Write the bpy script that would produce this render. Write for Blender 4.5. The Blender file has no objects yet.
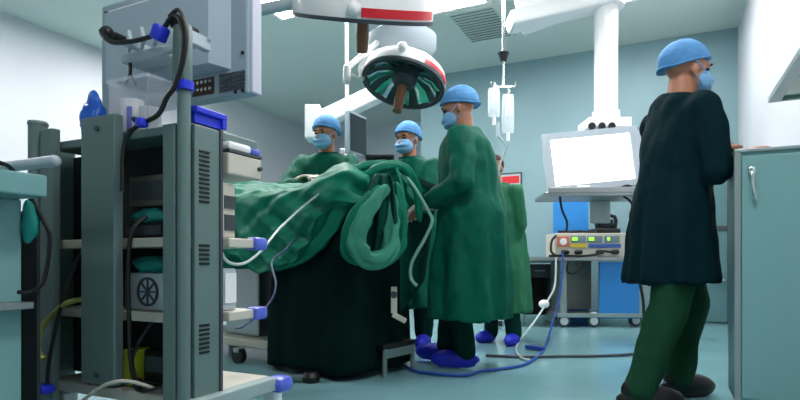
import bpy, bmesh, math, random
from mathutils import Vector, Matrix, Euler, noise
random.seed(7)
V = Vector
C = bpy.context.scene.collection
F, CY, EYE = 550.0, 262.0, 0.65

def P(px, py, z):
    """point of the place seen at photo position (px, py) at distance z along the view axis"""
    return V(((px-400)/F*z, z, EYE+(CY-py)/F*z))

TH = math.radians(-25.7)
U = V((math.sin(-TH), math.cos(TH), 0)); W = V((math.cos(TH), math.sin(TH), 0))
def R(w, u, h=0): return W*w + U*u + V((0, 0, h))

# ------------------------------------------------------------------ helpers
def lin(c):
    c /= 255.0
    return c/12.92 if c <= .04045 else ((c+.055)/1.055)**2.4
MATS = {}
def mat(name, rgb, rough=.5, metal=0, bump=0, bscale=40, var=0, vscale=6, trans=0, ior=1.45, emit=0, sheen=0, coat=0, alpha=1, spec=.5):
    if name in MATS: return MATS[name]
    m = bpy.data.materials.new(name); m.use_nodes = True
    nt = m.node_tree; b = nt.nodes['Principled BSDF']
    col = (lin(rgb[0]), lin(rgb[1]), lin(rgb[2]), 1)
    b.inputs['Base Color'].default_value = col
    b.inputs['Roughness'].default_value = rough; b.inputs['Metallic'].default_value = metal
    b.inputs['Transmission Weight'].default_value = trans; b.inputs['IOR'].default_value = ior
    b.inputs['Sheen Weight'].default_value = sheen; b.inputs['Coat Weight'].default_value = coat
    b.inputs['Alpha'].default_value = alpha
    b.inputs['Specular IOR Level'].default_value = spec
    if emit:
        b.inputs['Emission Color'].default_value = col; b.inputs['Emission Strength'].default_value = emit
    tc = nt.nodes.new('ShaderNodeTexCoord')
    if var:
        n = nt.nodes.new('ShaderNodeTexNoise'); n.inputs['Scale'].default_value = vscale; n.inputs['Detail'].default_value = 4
        nt.links.new(tc.outputs['Object'], n.inputs['Vector'])
        r = nt.nodes.new('ShaderNodeValToRGB')
        r.color_ramp.elements[0].position = .3; r.color_ramp.elements[1].position = .7
        r.color_ramp.elements[0].color = tuple(x*(1-var) for x in col[:3])+(1,)
        r.color_ramp.elements[1].color = tuple(min(1, x*(1+var)) for x in col[:3])+(1,)
        nt.links.new(n.outputs['Fac'], r.inputs['Fac']); nt.links.new(r.outputs['Color'], b.inputs['Base Color'])
    if bump:
        n = nt.nodes.new('ShaderNodeTexNoise'); n.inputs['Scale'].default_value = bscale; n.inputs['Detail'].default_value = 3
        nt.links.new(tc.outputs['Object'], n.inputs['Vector'])
        bp = nt.nodes.new('ShaderNodeBump'); bp.inputs['Strength'].default_value = bump; bp.inputs['Distance'].default_value = .01
        nt.links.new(n.outputs['Fac'], bp.inputs['Height']); nt.links.new(bp.outputs['Normal'], b.inputs['Normal'])
    MATS[name] = m
    return m

WM = {}
class MB:
    def __init__(s, M=None): s.bm = bmesh.new(); s.M = M.copy() if M else Matrix()
    def _x(s, verts, m=None):
        mm = s.M @ m if m is not None else s.M
        for v in verts: v.co = mm @ v.co
    def box(s, c, size, rot=None, bev=0):
        r = bmesh.ops.create_cube(s.bm, size=1)
        vs = r['verts']
        for v in vs: v.co = V((v.co.x*size[0], v.co.y*size[1], v.co.z*size[2]))
        if bev:
            es = list({e for v in vs for e in v.link_edges})
            rb = bmesh.ops.bevel(s.bm, geom=es, offset=bev, segments=2, affect='EDGES', profile=.5)
            vs = list({v for f in rb['faces'] for v in f.verts} | {v for v in vs if v.is_valid})
        m = Matrix.Translation(c) @ (rot.to_matrix().to_4x4() if rot else Matrix())
        s._x(vs, m); return s
    def span(s, a, b, bev=0):
        c = [(a[i]+b[i])/2 for i in range(3)]; return s.box(c, [abs(b[i]-a[i]) for i in range(3)], None, bev)
    def cone(s, p0, p1, r0, r1=None, seg=16):
        r1 = r0 if r1 is None else r1
        p0, p1 = V(p0), V(p1); d = p1-p0; L = d.length
        if L < 1e-6: return s
        r = bmesh.ops.create_cone(s.bm, cap_ends=True, segments=seg, radius1=r0, radius2=r1, depth=L)
        m = Matrix.Translation((p0+p1)/2) @ d.to_track_quat('Z', 'Y').to_matrix().to_4x4()
        s._x(r['verts'], m); return s
    def sph(s, c, r, rot=None, seg=20, rings=14, edit=None):
        if not hasattr(r, '__len__'): r = (r, r, r)
        q = bmesh.ops.create_uvsphere(s.bm, u_segments=seg, v_segments=rings, radius=1)
        vs = q['verts']
        for v in vs:
            v.co = V((v.co.x*r[0], v.co.y*r[1], v.co.z*r[2]))
            if edit: v.co = edit(v.co)
        m = Matrix.Translation(c) @ (rot if rot else Matrix())
        s._x(vs, m); return s
    def cap(s, p0, p1, r0, r1, seg=14):
        s.cone(p0, p1, r0, r1, seg); s.sph(p0, r0, seg=seg, rings=10); s.sph(p1, r1, seg=seg, rings=10); return s
    def tube(s, pts, r, seg=8, sub=6):
        pts = [V(p) for p in pts]
        if sub > 1 and len(pts) > 2:
            out = []
            for i in range(len(pts)-1):
                p0 = pts[max(i-1, 0)]; p1 = pts[i]; p2 = pts[i+1]; p3 = pts[min(i+2, len(pts)-1)]
                for k in range(sub):
                    t = k/sub
                    out.append(.5*((2*p1)+(p2-p0)*t+(2*p0-5*p1+4*p2-p3)*t*t+(3*p1-p0-3*p2+p3)*t**3))
            out.append(pts[-1]); pts = out
        rings = []; n0 = None
        for i, p in enumerate(pts):
            t = (pts[min(i+1, len(pts)-1)]-pts[max(i-1, 0)]).normalized()
            if n0 is None: n0 = t.orthogonal().normalized()
            n0 = (n0-t*n0.dot(t)); n0 = n0.normalized() if n0.length > 1e-6 else t.orthogonal().normalized()
            b = t.cross(n0); rr = r(i/(len(pts)-1)) if callable(r) else r
            rings.append([s.bm.verts.new(s.M @ (p+(n0*math.cos(2*math.pi*k/seg)+b*math.sin(2*math.pi*k/seg))*rr)) for k in range(seg)])
        s.loftv(rings); return s
    def loftv(s, rings, closed=True, caps=True):
        n = len(rings[0])
        for a, b in zip(rings, rings[1:]):
            for k in range(n if closed else n-1):
                s.bm.faces.new((a[k], a[(k+1) % n], b[(k+1) % n], b[k]))
        if caps and closed:
            s.bm.faces.new(list(reversed(rings[0]))); s.bm.faces.new(rings[-1])
    def loft(s, rings, closed=True, caps=True):
        s.loftv([[s.bm.verts.new(s.M @ V(p)) for p in r] for r in rings], closed, caps); return s
    def lathe(s, prof, m=None, seg=40, ring=False):
        m = m or Matrix()
        if ring: prof = prof+[prof[0]]
        s.loft([[m @ V((r*math.cos(2*math.pi*k/seg), r*math.sin(2*math.pi*k/seg), z)) for k in range(seg)] for r, z in prof], True, not ring)
        if ring: bmesh.ops.remove_doubles(s.bm, verts=s.bm.verts, dist=1e-6)
        return s
    def prism(s, poly, a, b, m=None):
        """polygon in the xy plane of m, pulled from z=a to z=b"""
        m = m or Matrix()
        s.loft([[m @ V((x, y, a)) for x, y in poly], [m @ V((x, y, b)) for x, y in poly]]); return s
    def build(s, name, material, parent=None, smooth=True, angle=40):
        bmesh.ops.recalc_face_normals(s.bm, faces=s.bm.faces)
        me = bpy.data.meshes.new(name)
        if parent is not None:
            inv = WM[parent].inverted(); pw = WM[parent]
            bmesh.ops.transform(s.bm, matrix=inv, verts=s.bm.verts)
            loc = None
        else:
            xs = [v.co for v in s.bm.verts]
            lo = V([min(v[i] for v in xs) for i in range(3)]); hi = V([max(v[i] for v in xs) for i in range(3)])
            loc = V(((lo.x+hi.x)/2, (lo.y+hi.y)/2, lo.z)); pw = Matrix.Translation(loc)
            bmesh.ops.translate(s.bm, verts=s.bm.verts, vec=-loc)
        for f in s.bm.faces: f.smooth = smooth
        if smooth and angle:
            for e in s.bm.edges:
                if len(e.link_faces) == 2 and e.calc_face_angle(0) > math.radians(angle): e.smooth = False
        s.bm.to_mesh(me); s.bm.free()
        o = bpy.data.objects.new(name, me); C.objects.link(o)
        me.materials.append(material)
        if parent is not None: o.parent = parent
        else: o.location = loc
        WM[o] = pw
        return o

def tag(o, label, cat, group=None, kind=None):
    if label: o['label'] = label
    if cat: o['category'] = cat
    if group: o['group'] = group
    if kind: o['kind'] = kind
    return o
def empty(name, loc, rz, label, cat, group=None):
    o = bpy.data.objects.new(name, None); C.objects.link(o); o.empty_display_size = .1
    o.location = loc; o.rotation_euler = (0, 0, rz)
    WM[o] = Matrix.Translation(loc) @ Matrix.Rotation(rz, 4, 'Z')
    return tag(o, label, cat, group)
def struct(o): o['kind'] = 'structure'; return o
def remeshed(o, voxel, smooth=2, disp=None):
    md = o.modifiers.new('r', 'REMESH'); md.mode = 'VOXEL'; md.voxel_size = voxel
    dg = bpy.context.evaluated_depsgraph_get(); dg.update()
    me = bpy.data.meshes.new_from_object(o.evaluated_get(dg))
    mats = list(o.data.materials); o.modifiers.clear(); o.data = me
    bm = bmesh.new(); bm.from_mesh(me)
    for _ in range(smooth): bmesh.ops.smooth_vert(bm, verts=bm.verts, factor=.5, use_axis_x=True, use_axis_y=True, use_axis_z=True)
    if disp:
        bm.normal_update()
        new = [v.co + v.normal*disp(v.co, v.normal) for v in bm.verts]
        for v, c in zip(bm.verts, new): v.co = c
    for f in bm.faces: f.smooth = True
    bm.to_mesh(me); bm.free()
    if not me.materials:
        for m in mats: me.materials.append(m)
    return o
def ss(a, b, x):
    t = max(0, min(1, (x-a)/(b-a))); return t*t*(3-2*t)

# ------------------------------------------------------------------ materials
M_wall = mat('white_wall_panel', (205, 208, 214), .55, bump=.05, bscale=8, var=.03, vscale=1.5)
M_wall2 = mat('teal_wall_panel', (128, 160, 166), .5, bump=.05, bscale=8, var=.03, vscale=1.5)
M_ceil = mat('ceiling_panel', (204, 214, 208), .7, var=.03, vscale=1)
M_floor = mat('vinyl_floor', (116, 160, 166), .16, bump=.03, bscale=5, var=.10, vscale=2.2)
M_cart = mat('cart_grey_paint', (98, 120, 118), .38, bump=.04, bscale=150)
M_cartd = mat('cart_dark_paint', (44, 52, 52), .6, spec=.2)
M_shelf = mat('cream_shelf', (196, 192, 178), .45)
M_white = mat('white_enamel', (235, 236, 236), .35, coat=.2)
M_grey = mat('light_grey_plastic', (176, 188, 196), .4)
M_dgrey = mat('dark_grey_plastic', (62, 70, 76), .45)
M_black = mat('black_rubber', (14, 15, 16), .45)
M_blue = mat('blue_plastic', (32, 52, 205), .35)
M_blue2 = mat('pale_blue_plastic', (88, 104, 205), .35)
M_steel = mat('brushed_steel', (160, 165, 165), .3, metal=.9)
M_chrome = mat('chrome', (220, 222, 222), .12, metal=1)
M_red = mat('red_stripe', (205, 30, 42), .4)
M_brown = mat('brown_handle', (132, 92, 66), .5)
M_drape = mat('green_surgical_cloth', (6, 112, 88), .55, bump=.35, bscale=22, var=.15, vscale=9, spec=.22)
M_draped = mat('shade_darkened_skirt_cloth', (4, 30, 27), .9, bump=.2, bscale=26, spec=.05)  # skirt green taken near black: the shadow under the drape is in its colour
M_gown = mat('green_gown_cloth', (2, 88, 70), .65, bump=.5, bscale=24, var=.18, vscale=7, spec=.15)
M_scrub = mat('green_scrub_cloth', (8, 52, 46), .8, bump=.3, bscale=30, var=.1, spec=.1)
M_dark = mat('dark_jacket_cloth', (6, 36, 42), .8, bump=.3, bscale=30, var=.1, spec=.08)
M_olive = mat('olive_trouser_cloth', (26, 66, 46), .8, bump=.3, bscale=30, var=.1, spec=.1)
M_skin = mat('skin', (186, 128, 100), .5, var=.05, vscale=20)
M_glove = mat('latex_glove', (214, 200, 186), .45)
M_capb = mat('blue_cap_cloth', (84, 146, 200), .8, bump=.3, bscale=60, var=.1, vscale=20)
M_mask = mat('blue_mask_cloth', (124, 176, 216), .8, bump=.15, bscale=60)
M_shoe = mat('blue_shoe_cover', (28, 40, 190), .5, bump=.4, bscale=50)
M_hair = mat('dark_hair', (70, 26, 26), .6, bump=.4, bscale=80)
M_eye = mat('eye', (30, 24, 22), .2)
M_clear = mat('clear_plastic', (222, 230, 244), .2, alpha=.2)
def clear_mix(name, rgb, k):
    m = bpy.data.materials.new(name); m.use_nodes = True; nt = m.node_tree; nt.nodes.clear()
    c = tuple(lin(x) for x in rgb)+(1,); N = nt.nodes.new
    o = N('ShaderNodeOutputMaterial'); tr = N('ShaderNodeBsdfTransparent'); tl = N('ShaderNodeBsdfTranslucent'); pr = N('ShaderNodeBsdfPrincipled')
    tl.inputs['Color'].default_value = c; pr.inputs['Base Color'].default_value = c; pr.inputs['Roughness'].default_value = .2
    a = N('ShaderNodeMixShader'); a.inputs[0].default_value = .5; b = N('ShaderNodeMixShader'); b.inputs[0].default_value = k
    L = nt.links.new; L(pr.outputs[0], a.inputs[1]); L(tl.outputs[0], a.inputs[2]); L(tr.outputs[0], b.inputs[1]); L(a.outputs[0], b.inputs[2]); L(b.outputs[0], o.inputs[0])
    return m
M_clear = clear_mix('clear_box_plastic', (240, 242, 252), .2)
M_gauze = mat('white_gauze', (226, 228, 226), .9, bump=.4, bscale=60)
M_screen = mat('lit_white_screen', (255, 255, 255), .3, emit=3.0)
M_led = mat('ceiling_light_diffuser', (255, 252, 252), .4, emit=34)
M_door = mat('teal_door_panel', (84, 124, 128), .4)
M_cab = mat('aqua_cabinet_panel', (120, 166, 166), .38, bump=.03, bscale=8)
M_alu = mat('aluminium_edge', (150, 166, 164), .35, metal=.5)
M_blueboard = mat('blue_board', (44, 132, 204), .5)
M_teal = mat('teal_cloth', (16, 134, 124), .7, bump=.4, bscale=40)
M_greeng = mat('green_glass', (46, 128, 96), .15, coat=.3)
M_yel = mat('yellow_plastic', (196, 206, 60), .45)
M_mirror = mat('lamp_reflector', (170, 196, 204), .16, metal=1)
M_tubec = mat('clear_tubing', (206, 222, 222), .3, trans=.3)
M_paper = mat('poster_paper', (170, 186, 190), .6)

# ------------------------------------------------------------------ room
CEIL = 3.1; WL, WR, WJ = -5.86, .69, -2.92; U0, UP, UB = -2.2, 6.70, 8.79
MR = Matrix.Rotation(TH, 4, 'Z')
def rbox(name, a, b, m): return struct(MB(MR).span(a, b).build(name, m, smooth=False))
rbox('floor', (WL-.1, U0-.1, -.1), (WR+.1, UB+.1, 0), M_floor)
rbox('ceiling', (WL-.1, U0-.1, CEIL), (WR+.1, UB+.1, CEIL+.1), M_ceil)
rbox('wall_left', (WL-.1, U0, 0), (WL, UB, CEIL), M_wall)
rbox('wall_back_left', (WL, UB, 0), (WJ, UB+.1, CEIL), M_wall)
rbox('wall_back_right', (WJ, UP, 0), (WR, UB+.1, CEIL), M_wall2)
rbox('wall_right', (WR, U0, 0), (WR+.1, UP, CEIL), M_wall)
rbox('wall_front', (WL, U0-.1, 0), (WR, U0, CEIL), M_wall)
rbox('baseboard_back', (WJ, UP-.012, 0), (-.02, UP, .09), M_cab)

# door in the teal wall
dz = UP
def wall_w(px):                    # W on the teal wall at a photo column
    r = (px-400)/F; z = UP/(r*U.x+U.y); return (V((r*z, z, 0))).dot(W)
w0, w1 = wall_w(655), wall_w(733)
door = empty('door', R((w0+w1)/2, UP, 0), TH, None, None); door.name = 'door_1'; door['kind'] = 'structure'
mb = MB(MR); y = UP-.03
mb.span((w0, y-.02, 0), (w0+.055, UP, 1.88)); mb.span((w1-.055, y-.02, 0), (w1, UP, 1.88)); mb.span((w0, y-.02, 1.83), (w1, UP, 1.89))
mb.build('door_frame', M_dgrey, door, False)
MB(MR).span((w0+.055, y, .02), (w1-.055, UP-.004, 1.83)).build('door_panel', M_door, door, False)
MB(MR).span((w0+.055, y-.012, .98), (w1-.055, y, 1.03)).build('door_rail', M_dgrey, door, False)
hp = R(w1-.09, y-.05, .46)
MB().cone(hp, hp+U*.06, .012).cap(hp, hp-W*.12, .012, .011).build('door_handle', M_chrome, door)

# ceiling lights (recessed panels)
def ceil_light(w, u, label, sx=.6, sy=.6):
    o = empty('ceiling_light', R(w, u, CEIL-.03), TH, label, 'light', 'ceiling light panels')
    M = WM[o]
    mb = MB(M)
    for s in (-1, 1):
        mb.box((s*(sx/2+.02), 0, .015), (.04, sy+.08, .03)); mb.box((0, s*(sy/2+.02), .015), (sx, .04, .03))
    mb.build('frame', M_white, o, False)
    MB(M).box((0, 0, .018), (sx, sy, .02)).build('diffuser', M_led, o, False)
    return o
def cw(px, py):
    z = F*(CEIL-EYE)/(CY-py); p = P(px, py, z); return p.dot(W), p.dot(U)
ceil_light(*cw(284, -2), 'lit ceiling panel above the big lamp arm beside the monitor', .5, .6)
ceil_light(*cw(447, -9), 'lit ceiling panel between the big surgical lamp and the drip rod', .55, .6)
LIGHTS = [(-4.7, 2.2), (-4.7, 4.4), (-2.5, 3.6), (-.4, 3.4), (-.3, 5.2), (.1, .9)]
ceil_light(-2.2, -.9, 'small fill light panel added outside the picture behind the viewer', .35, .35)  # added fill light, unseen, to brighten the cart front
for w, u in LIGHTS:
    ceil_light(w, u, 'lit white ceiling panel outside the picture above the room')
# ceiling vent
w, u = cw(482, 25)
vent = empty('ceiling_vent', R(w, u, CEIL-.012), TH, 'grey ceiling vent panel left of the hanging drip rod', 'vent')
MB(WM[vent]).box((0, 0, .006), (.50, .80, .012)).build('frame', M_ceil, vent, False)
mb = MB(WM[vent])
for k in range(12): mb.box((0, -.34+k*.062, -.002), (.43, .045, .008), Euler((.4, 0, 0)))
mb.build('grille', mat('vent_grey', (112, 136, 138), .6), vent, False)

# poster on the back wall
pw0, pw1 = wall_w(500), wall_w(522)
z_ = UP/((511-400)/F*U.x+U.y); ph0 = EYE+(CY-240)/F*z_; ph1 = EYE+(CY-173)/F*z_
po = empty('wall_poster', R((pw0+pw1)/2, UP-.02, ph0), TH, 'framed notice with a red header hanging behind the standing surgeon', 'poster')
mb = MB(MR); t = .014
mb.span((pw0, UP-.02, ph0), (pw0+t, UP, ph1)); mb.span((pw1-t, UP-.02, ph0), (pw1, UP, ph1)); mb.span((pw0, UP-.02, ph0), (pw1, UP, ph0+t)); mb.span((pw0, UP-.02, ph1-t), (pw1, UP, ph1))
mb.build('frame', M_dgrey, po, False)
MB(MR).span((pw0+t, UP-.012, ph0+t), (pw1-t, UP-.002, ph1-t)).build('sheet', M_paper, po, False)
MB(MR).span((pw0+.03, UP-.014, ph1-.13), (pw1-.03, UP-.011, ph1-.04)).build('header', M_red, po, False)

# ------------------------------------------------------------------ left equipment cart
C0 = V((-.62, 1.58, 0))
cart = empty('equipment_cart', C0, TH, 'tall grey equipment cart with louvred side panel under the big monitor', 'cart')
MC = WM[cart]
TZ = 1.10
def column(x0, x1, flat):
    mb = MB(MC)
    return mb
# round corner posts, flat inner channels
MB(MC).cone((-.02, .018, .10), (-.02, .018, 1.145), .019, seg=24).cone((-.02, .018, 1.145), (-.02, .018, 1.16), .021, .015, seg=24).build('post', M_cart, cart)
MB(MC).cone((-.712, .018, .10), (-.712, .018, 1.125), .030, seg=24).cone((-.712, .018, 1.125), (-.712, .018, 1.135), .033, .03, seg=24).build('post', M_cart, cart)
MB(MC).span((-.088, .0, .08), (-.038, .05, 1.055), .004).build('channel', M_cart, cart, False)
MB(MC).span((-.672, .0, .08), (-.606, .03, 1.10), .004).build('channel', M_cart, cart, False)
mb = MB(MC); mb.span((-.425, -.022, .27), (-.268, .01, 1.105), .004)
duct = mb.build('cable_duct', M_cart, cart, False)
for z in (.30, 1.065): MB(MC).cone((-.345, -.029, z), (-.345, -.020, z), .009, seg=14).build('screw', M_dgrey, duct)
# louvred side panel
sp = MB(MC).span((-.012, .036, .10), (.004, .135, 1.055), .003).build('side_panel', M_cart, cart, False)
MB(MC).span((-.014, .135, .10), (.008, .147, 1.06), .002).build('panel_edge', M_dgrey, sp, False)
for z0, z1 in ((.83, 1.0), (.645, .725), (.38, .485)):
    n = int((z1-z0)/.0135); mb = MB(MC)
    for k in range(n): mb.box((.0045, .072, z0+k*.0135), (.004, .040, .0065))
    mb.build('louvre', M_black, sp, False)
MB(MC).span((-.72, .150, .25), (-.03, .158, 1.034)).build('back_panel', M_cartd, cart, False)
MB(MC).span((-.735, .045, .10), (-.72, .158, 1.055), .003).build('side_panel', M_cart, cart, False)
# shelves
def shelf(z, y1=.285, x1=.0, bump_s=.016, th=.03):
    s = MB(MC).span((-.66, .035, z-th), (-.014, y1, z), .004).build('shelf', M_shelf, cart, False)
    mb = MB(MC); mb.span((-.016, .15, z-th), (x1+.03, y1, z), .004)
    mb.build('shelf_end', M_shelf, s, False)
    mb = MB(MC); mb.box((x1+.018, y1+.005, z-th/2), (.05, .06, th+.012), None, .01)
    mb.build('corner_bumper', M_blue2, s)
    return s
shelf(.725); shelf(.495)
s = MB(MC).span((-.66, .02, .215), (-.012, .39, .25), .005).build('bottom_shelf', M_shelf, cart, False)
MB(MC).span((-.012, .02, .205), (.035, .38, .25), .005).build('shelf_end', mat('cart_base_grey', (150, 168, 168), .4), s, False)
MB(MC).box((.02, .405, .222), (.08, .08, .055), None, .02).build('corner_bumper', M_blue2, s)
MB(MC).span((-.66, .035, 1.035), (-.012, .33, 1.062), .004).build('top_shelf', M_cart, cart, False)
# casters
for x, yy in ((-.05, .06), (-.62, .06), (-.02, .42), (-.62, .40)):
    c = MB(MC).cone((x-.016, yy, .055), (x+.016, yy, .055), .055, seg=24).build('caster', M_black, cart)
    mb = MB(MC); mb.cone((x-.022, yy, .055), (x+.022, yy, .055), .022, seg=16); mb.box((x, yy, .135), (.05, .05, .13), None, .006); mb.build('caster_fork', M_white, c)
# pull-out drawer unit at the right of the cart top
d_ = MB(MC).span((-.30, .16, .925), (.018, .315, .995), .006).build('drawer', M_shelf, cart, False)
MB(MC).span((-.28, .162, .996), (.02, .315, 1.004)).build('drawer_edge', M_dgrey, d_, False)
h = MB(MC).cone((.018, .30, .96), (.03, .30, .96), .007).build('knob', M_dgrey, d_)

# devices on the cart
def device(x0, x1, y0, y1, z0, z1, m, name, label, cat, front=None):
    o = empty(name, MC @ V(((x0+x1)/2, (y0+y1)/2, z0)), TH, label, cat)
    MB(MC).span((x0, y0, z0), (x1, y1, z1), .006).build('casing', m, o, False)
    return o
dv = device(-.20, -.005, .16, .215, .726, .90, M_shelf, 'video_processor', 'cream video processor on the upper shelf of the left cart', 'device')
MB(MC).span((-.006, .165, .75), (-.001, .21, .80)).build('panel', M_dgrey, dv, False); MB(MC).span((-.006, .165, .82), (-.001, .21, .86)).build('panel', M_dgrey, dv, False)
dv = device(-.21, -.005, .16, .22, .496, .63, M_grey, 'light_source', 'pale grey light source on the middle shelf of the left cart', 'device')
MB(MC).span((-.006, .165, .52), (-.001, .215, .615)).build('panel', M_white, dv, False)
dv = device(-.335, -.16, .065, .149, .4965, .615, M_grey, 'fan_unit', 'grey device with a round fan grille on the middle shelf', 'device')
mb = MB(MC)
cx, cz = -.225, .556
mb.lathe([(.040, 0), (.046, 0), (.046, .006), (.040, .006)], Matrix.Translation((cx, .065, cz)) @ Matrix.Rotation(math.pi/2, 4, 'X'), 28, True)
for k in range(4):
    a = k*math.pi/4; mb.box((cx, .062, cz), (.085, .004, .005), Euler((0, a, 0)))
mb.build('fan_grille', M_dgrey, dv)
dv = device(-.34, -.16, .07, .149, .7265, .775, M_black, 'recorder', 'black recorder with bundled cables on the upper shelf', 'device')
MB(MC).span((-.33, .066, .735), (-.17, .07, .765)).build('panel', M_dgrey, dv, False)
dv = device(-.345, -.15, .09, .149, .83, .93, mat('brown_grey_casing', (96, 92, 82), .5), 'insufflator', 'dull brown box device high inside the left cart', 'device')
MB(MC).span((-.33, .086, .85), (-.165, .09, .91)).build('panel', M_dgrey, dv, False)
dv = device(-.265, -.16, .08, .149, .2515, .37, M_black, 'power_supply', 'black power supply box on the bottom shelf of the left cart', 'device')
MB(MC).span((-.255, .077, .30), (-.17, .08, .35)).build('panel', M_dgrey, dv, False)
o = MB(MC).span((-.325, .05, .2515), (-.275, .12, .37), .006).build('canister', M_yel, None, False); tag(o, 'yellow green canister on the bottom shelf of the left cart', 'canister')
def crumple(name, c, r, m, label, cat, seed=0, amp=.3):
    mb = MB(MC)
    def ed(co):
        n = noise.noise(V((co.x, co.y, co.z))*35+V((seed, 0, 0)))
        q = co*(1+amp*n); q.z = max(q.z, -r[2]*.8); return q
    mb.sph(c, r, seg=28, rings=20, edit=ed)
    return tag(mb.build(name, m, None, True, 0), label, cat)
crumple('folded_cloth', (-.25, .105, .640), (.075, .04, .03), M_teal, 'crumpled teal cloth on the device with the fan grille', 'cloth', 1)
crumple('folded_cloth', (-.25, .105, .797), (.08, .04, .026), M_teal, 'crumpled dark teal cloth on the black recorder in the cart', 'cloth', 5)
crumple('glove_bag', (-.475, .06, 1.135), (.045, .035, .072), mat('blue_bag', (20, 92, 190), .4), 'crumpled blue bag beside the clear plastic box', 'bag', 9, .5)
# clear box
bx = empty('plastic_box', MC @ V((-.295, .13, 1.063)), TH, 'clear plastic storage box on top of the left cart', 'box')
z0, z1, x0, x1, y0, y1, t = 1.063, 1.238, -.385, -.205, .045, .20, .003
mb = MB(MC); mb.span((x0, y0, z0), (x1, y1, z0+t)); mb.span((x0, y0, z0), (x1, y0+t, z1)); mb.span((x0, y1-t, z0), (x1, y1, z1)); mb.span((x0, y0, z0), (x0+t, y1, z1)); mb.span((x1-t, y0, z0), (x1, y1, z1))
mb.build('body', M_clear, bx, False)
mb = MB(MC); e = .006
mb.span((x0-e, y0-e, z1-.01), (x1+e, y0, z1)); mb.span((x0-e, y1, z1-.01), (x1+e, y1+e, z1)); mb.span((x0-e, y0, z1-.01), (x0, y1, z1)); mb.span((x1, y0, z1-.01), (x1+e, y1, z1))
mb.build('rim', M_clear, bx, False)
for (x, yy, r, hh, nm) in ((-.342, .10, .036, .12, 'left'), (-.258, .10, .034, .085, 'right')):
    o = MB(MC).lathe([(r*.3, z0+.004), (r, z0+.004), (r, z0+hh), (r*.3, z0+hh), (r*.25, z0+hh-.02)], Matrix.Translation((x, yy, 0)), 24).build('gauze_roll', M_gauze)
    tag(o, 'taller white gauze roll inside the clear box' if nm == 'left' else 'shorter white gauze roll inside the clear box', 'gauze')
o = MB(MC).span((-.308, .05, z0+.005), (-.290, .06, z0+.085), .003).build('blue_pen', M_blue); tag(o, 'blue pen standing inside the clear plastic box', 'pen')
# blue rack on the panel top, white handset on the drawer
mb = MB(MC); mb.span((-.034, .045, 1.064), (-.006, .165, 1.100)); mb.span((-.036, .042, 1.092), (.006, .168, 1.112), .004); mb.span((-.034, .150, 1.064), (.004, .168, 1.112), .003)
tag(mb.build('blue_tray', M_blue, None, False), 'bright blue plastic tray on top of the louvred panel', 'tray')
hs = empty('handset', MC @ V((0, .25, 1.0045)), TH, 'white handset with a blue end lying on the cart drawer', 'handset')
MB(MC).span((-.06, .165, 1.0045), (.016, .27, 1.033), .01).build('body', M_white, hs); MB(MC).span((-.055, .271, 1.0045), (.016, .315, 1.028), .008).build('end_cap', M_blue2, hs)

# big monitor on the cart, seen from behind
mon = empty('medical_monitor', MC @ V((-.31, .26, 1.20)), TH, 'large grey flat monitor seen from behind on the left cart', 'monitor')
x0, x1, z0, z1 = -.685, .028, 1.197, 1.62
yb = .235
MB(MC).span((x0, yb, z0), (x1, yb+.05, z1), .008).build('housing', mat('monitor_housing', (150, 168, 178), .4), mon, False)
MB(MC).span((x1-.002, yb+.01, z0+.004), (x1+.012, yb+.055, z1-.002), .004).build('side_trim', mat('lilac_trim', (196, 198, 212), .4), mon, False)
MB(MC).span((x0+.01, yb+.05, z0+.01), (x1-.01, yb+.055, z1-.01)).build('screen', M_black, mon, False)
# raised back box with chamfered sides
mb = MB(MC)
pf = [(x0+.05, 1.285, yb), (x1-.07, 1.285, yb), (x1-.07, z1-.035, yb), (x0+.05, z1-.035, yb)]
pb = [(x0+.085, 1.30, yb-.045), (x1-.125, 1.30, yb-.045), (x1-.125, z1-.06, yb-.045), (x0+.085, z1-.06, yb-.045)]
mb.loft([[(a, c, b) for a, b, c in pf], [(a, c, b) for a, b, c in pb]])
mb.build('back_cover', mat('monitor_back', (164, 182, 192), .4), mon, False)
MB(MC).span((x0+.05, yb-.006, z1-.05), (x1-.09, yb+.001, z1-.028), .003).build('groove_light_strip', M_white, mon, False)
mb = MB(MC)
for k in range(4):
    for j in range(5): mb.box((-.078+k*.028, yb-.001, 1.218+j*.0125), (.024, .006, .009))
mb.build('port_grid', M_dgrey, mon, False)
pp = MB(MC).span((-.21, yb-.004, 1.215), (-.115, yb+.001, 1.27)).build('port_panel', mat('brown_ports', (70, 52, 38), .5), mon, False)
mb = MB(MC)
for k in range(5):
    for j in range(2): mb.cone((-.197+k*.018, yb-.012, 1.23+j*.025), (-.197+k*.018, yb-.003, 1.23+j*.025), .006, seg=10)
mb.build('connector', M_chrome, pp)
mb = MB(MC)
for x, z in ((x1-.02, 1.207), (x1-.02, 1.33), (x1-.05, 1.207), (x0+.03, z1-.03)): MB(MC).cone((x, yb-.004, z), (x, yb+.002, z), .006, seg=10).build('screw', M_black, mon)
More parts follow.
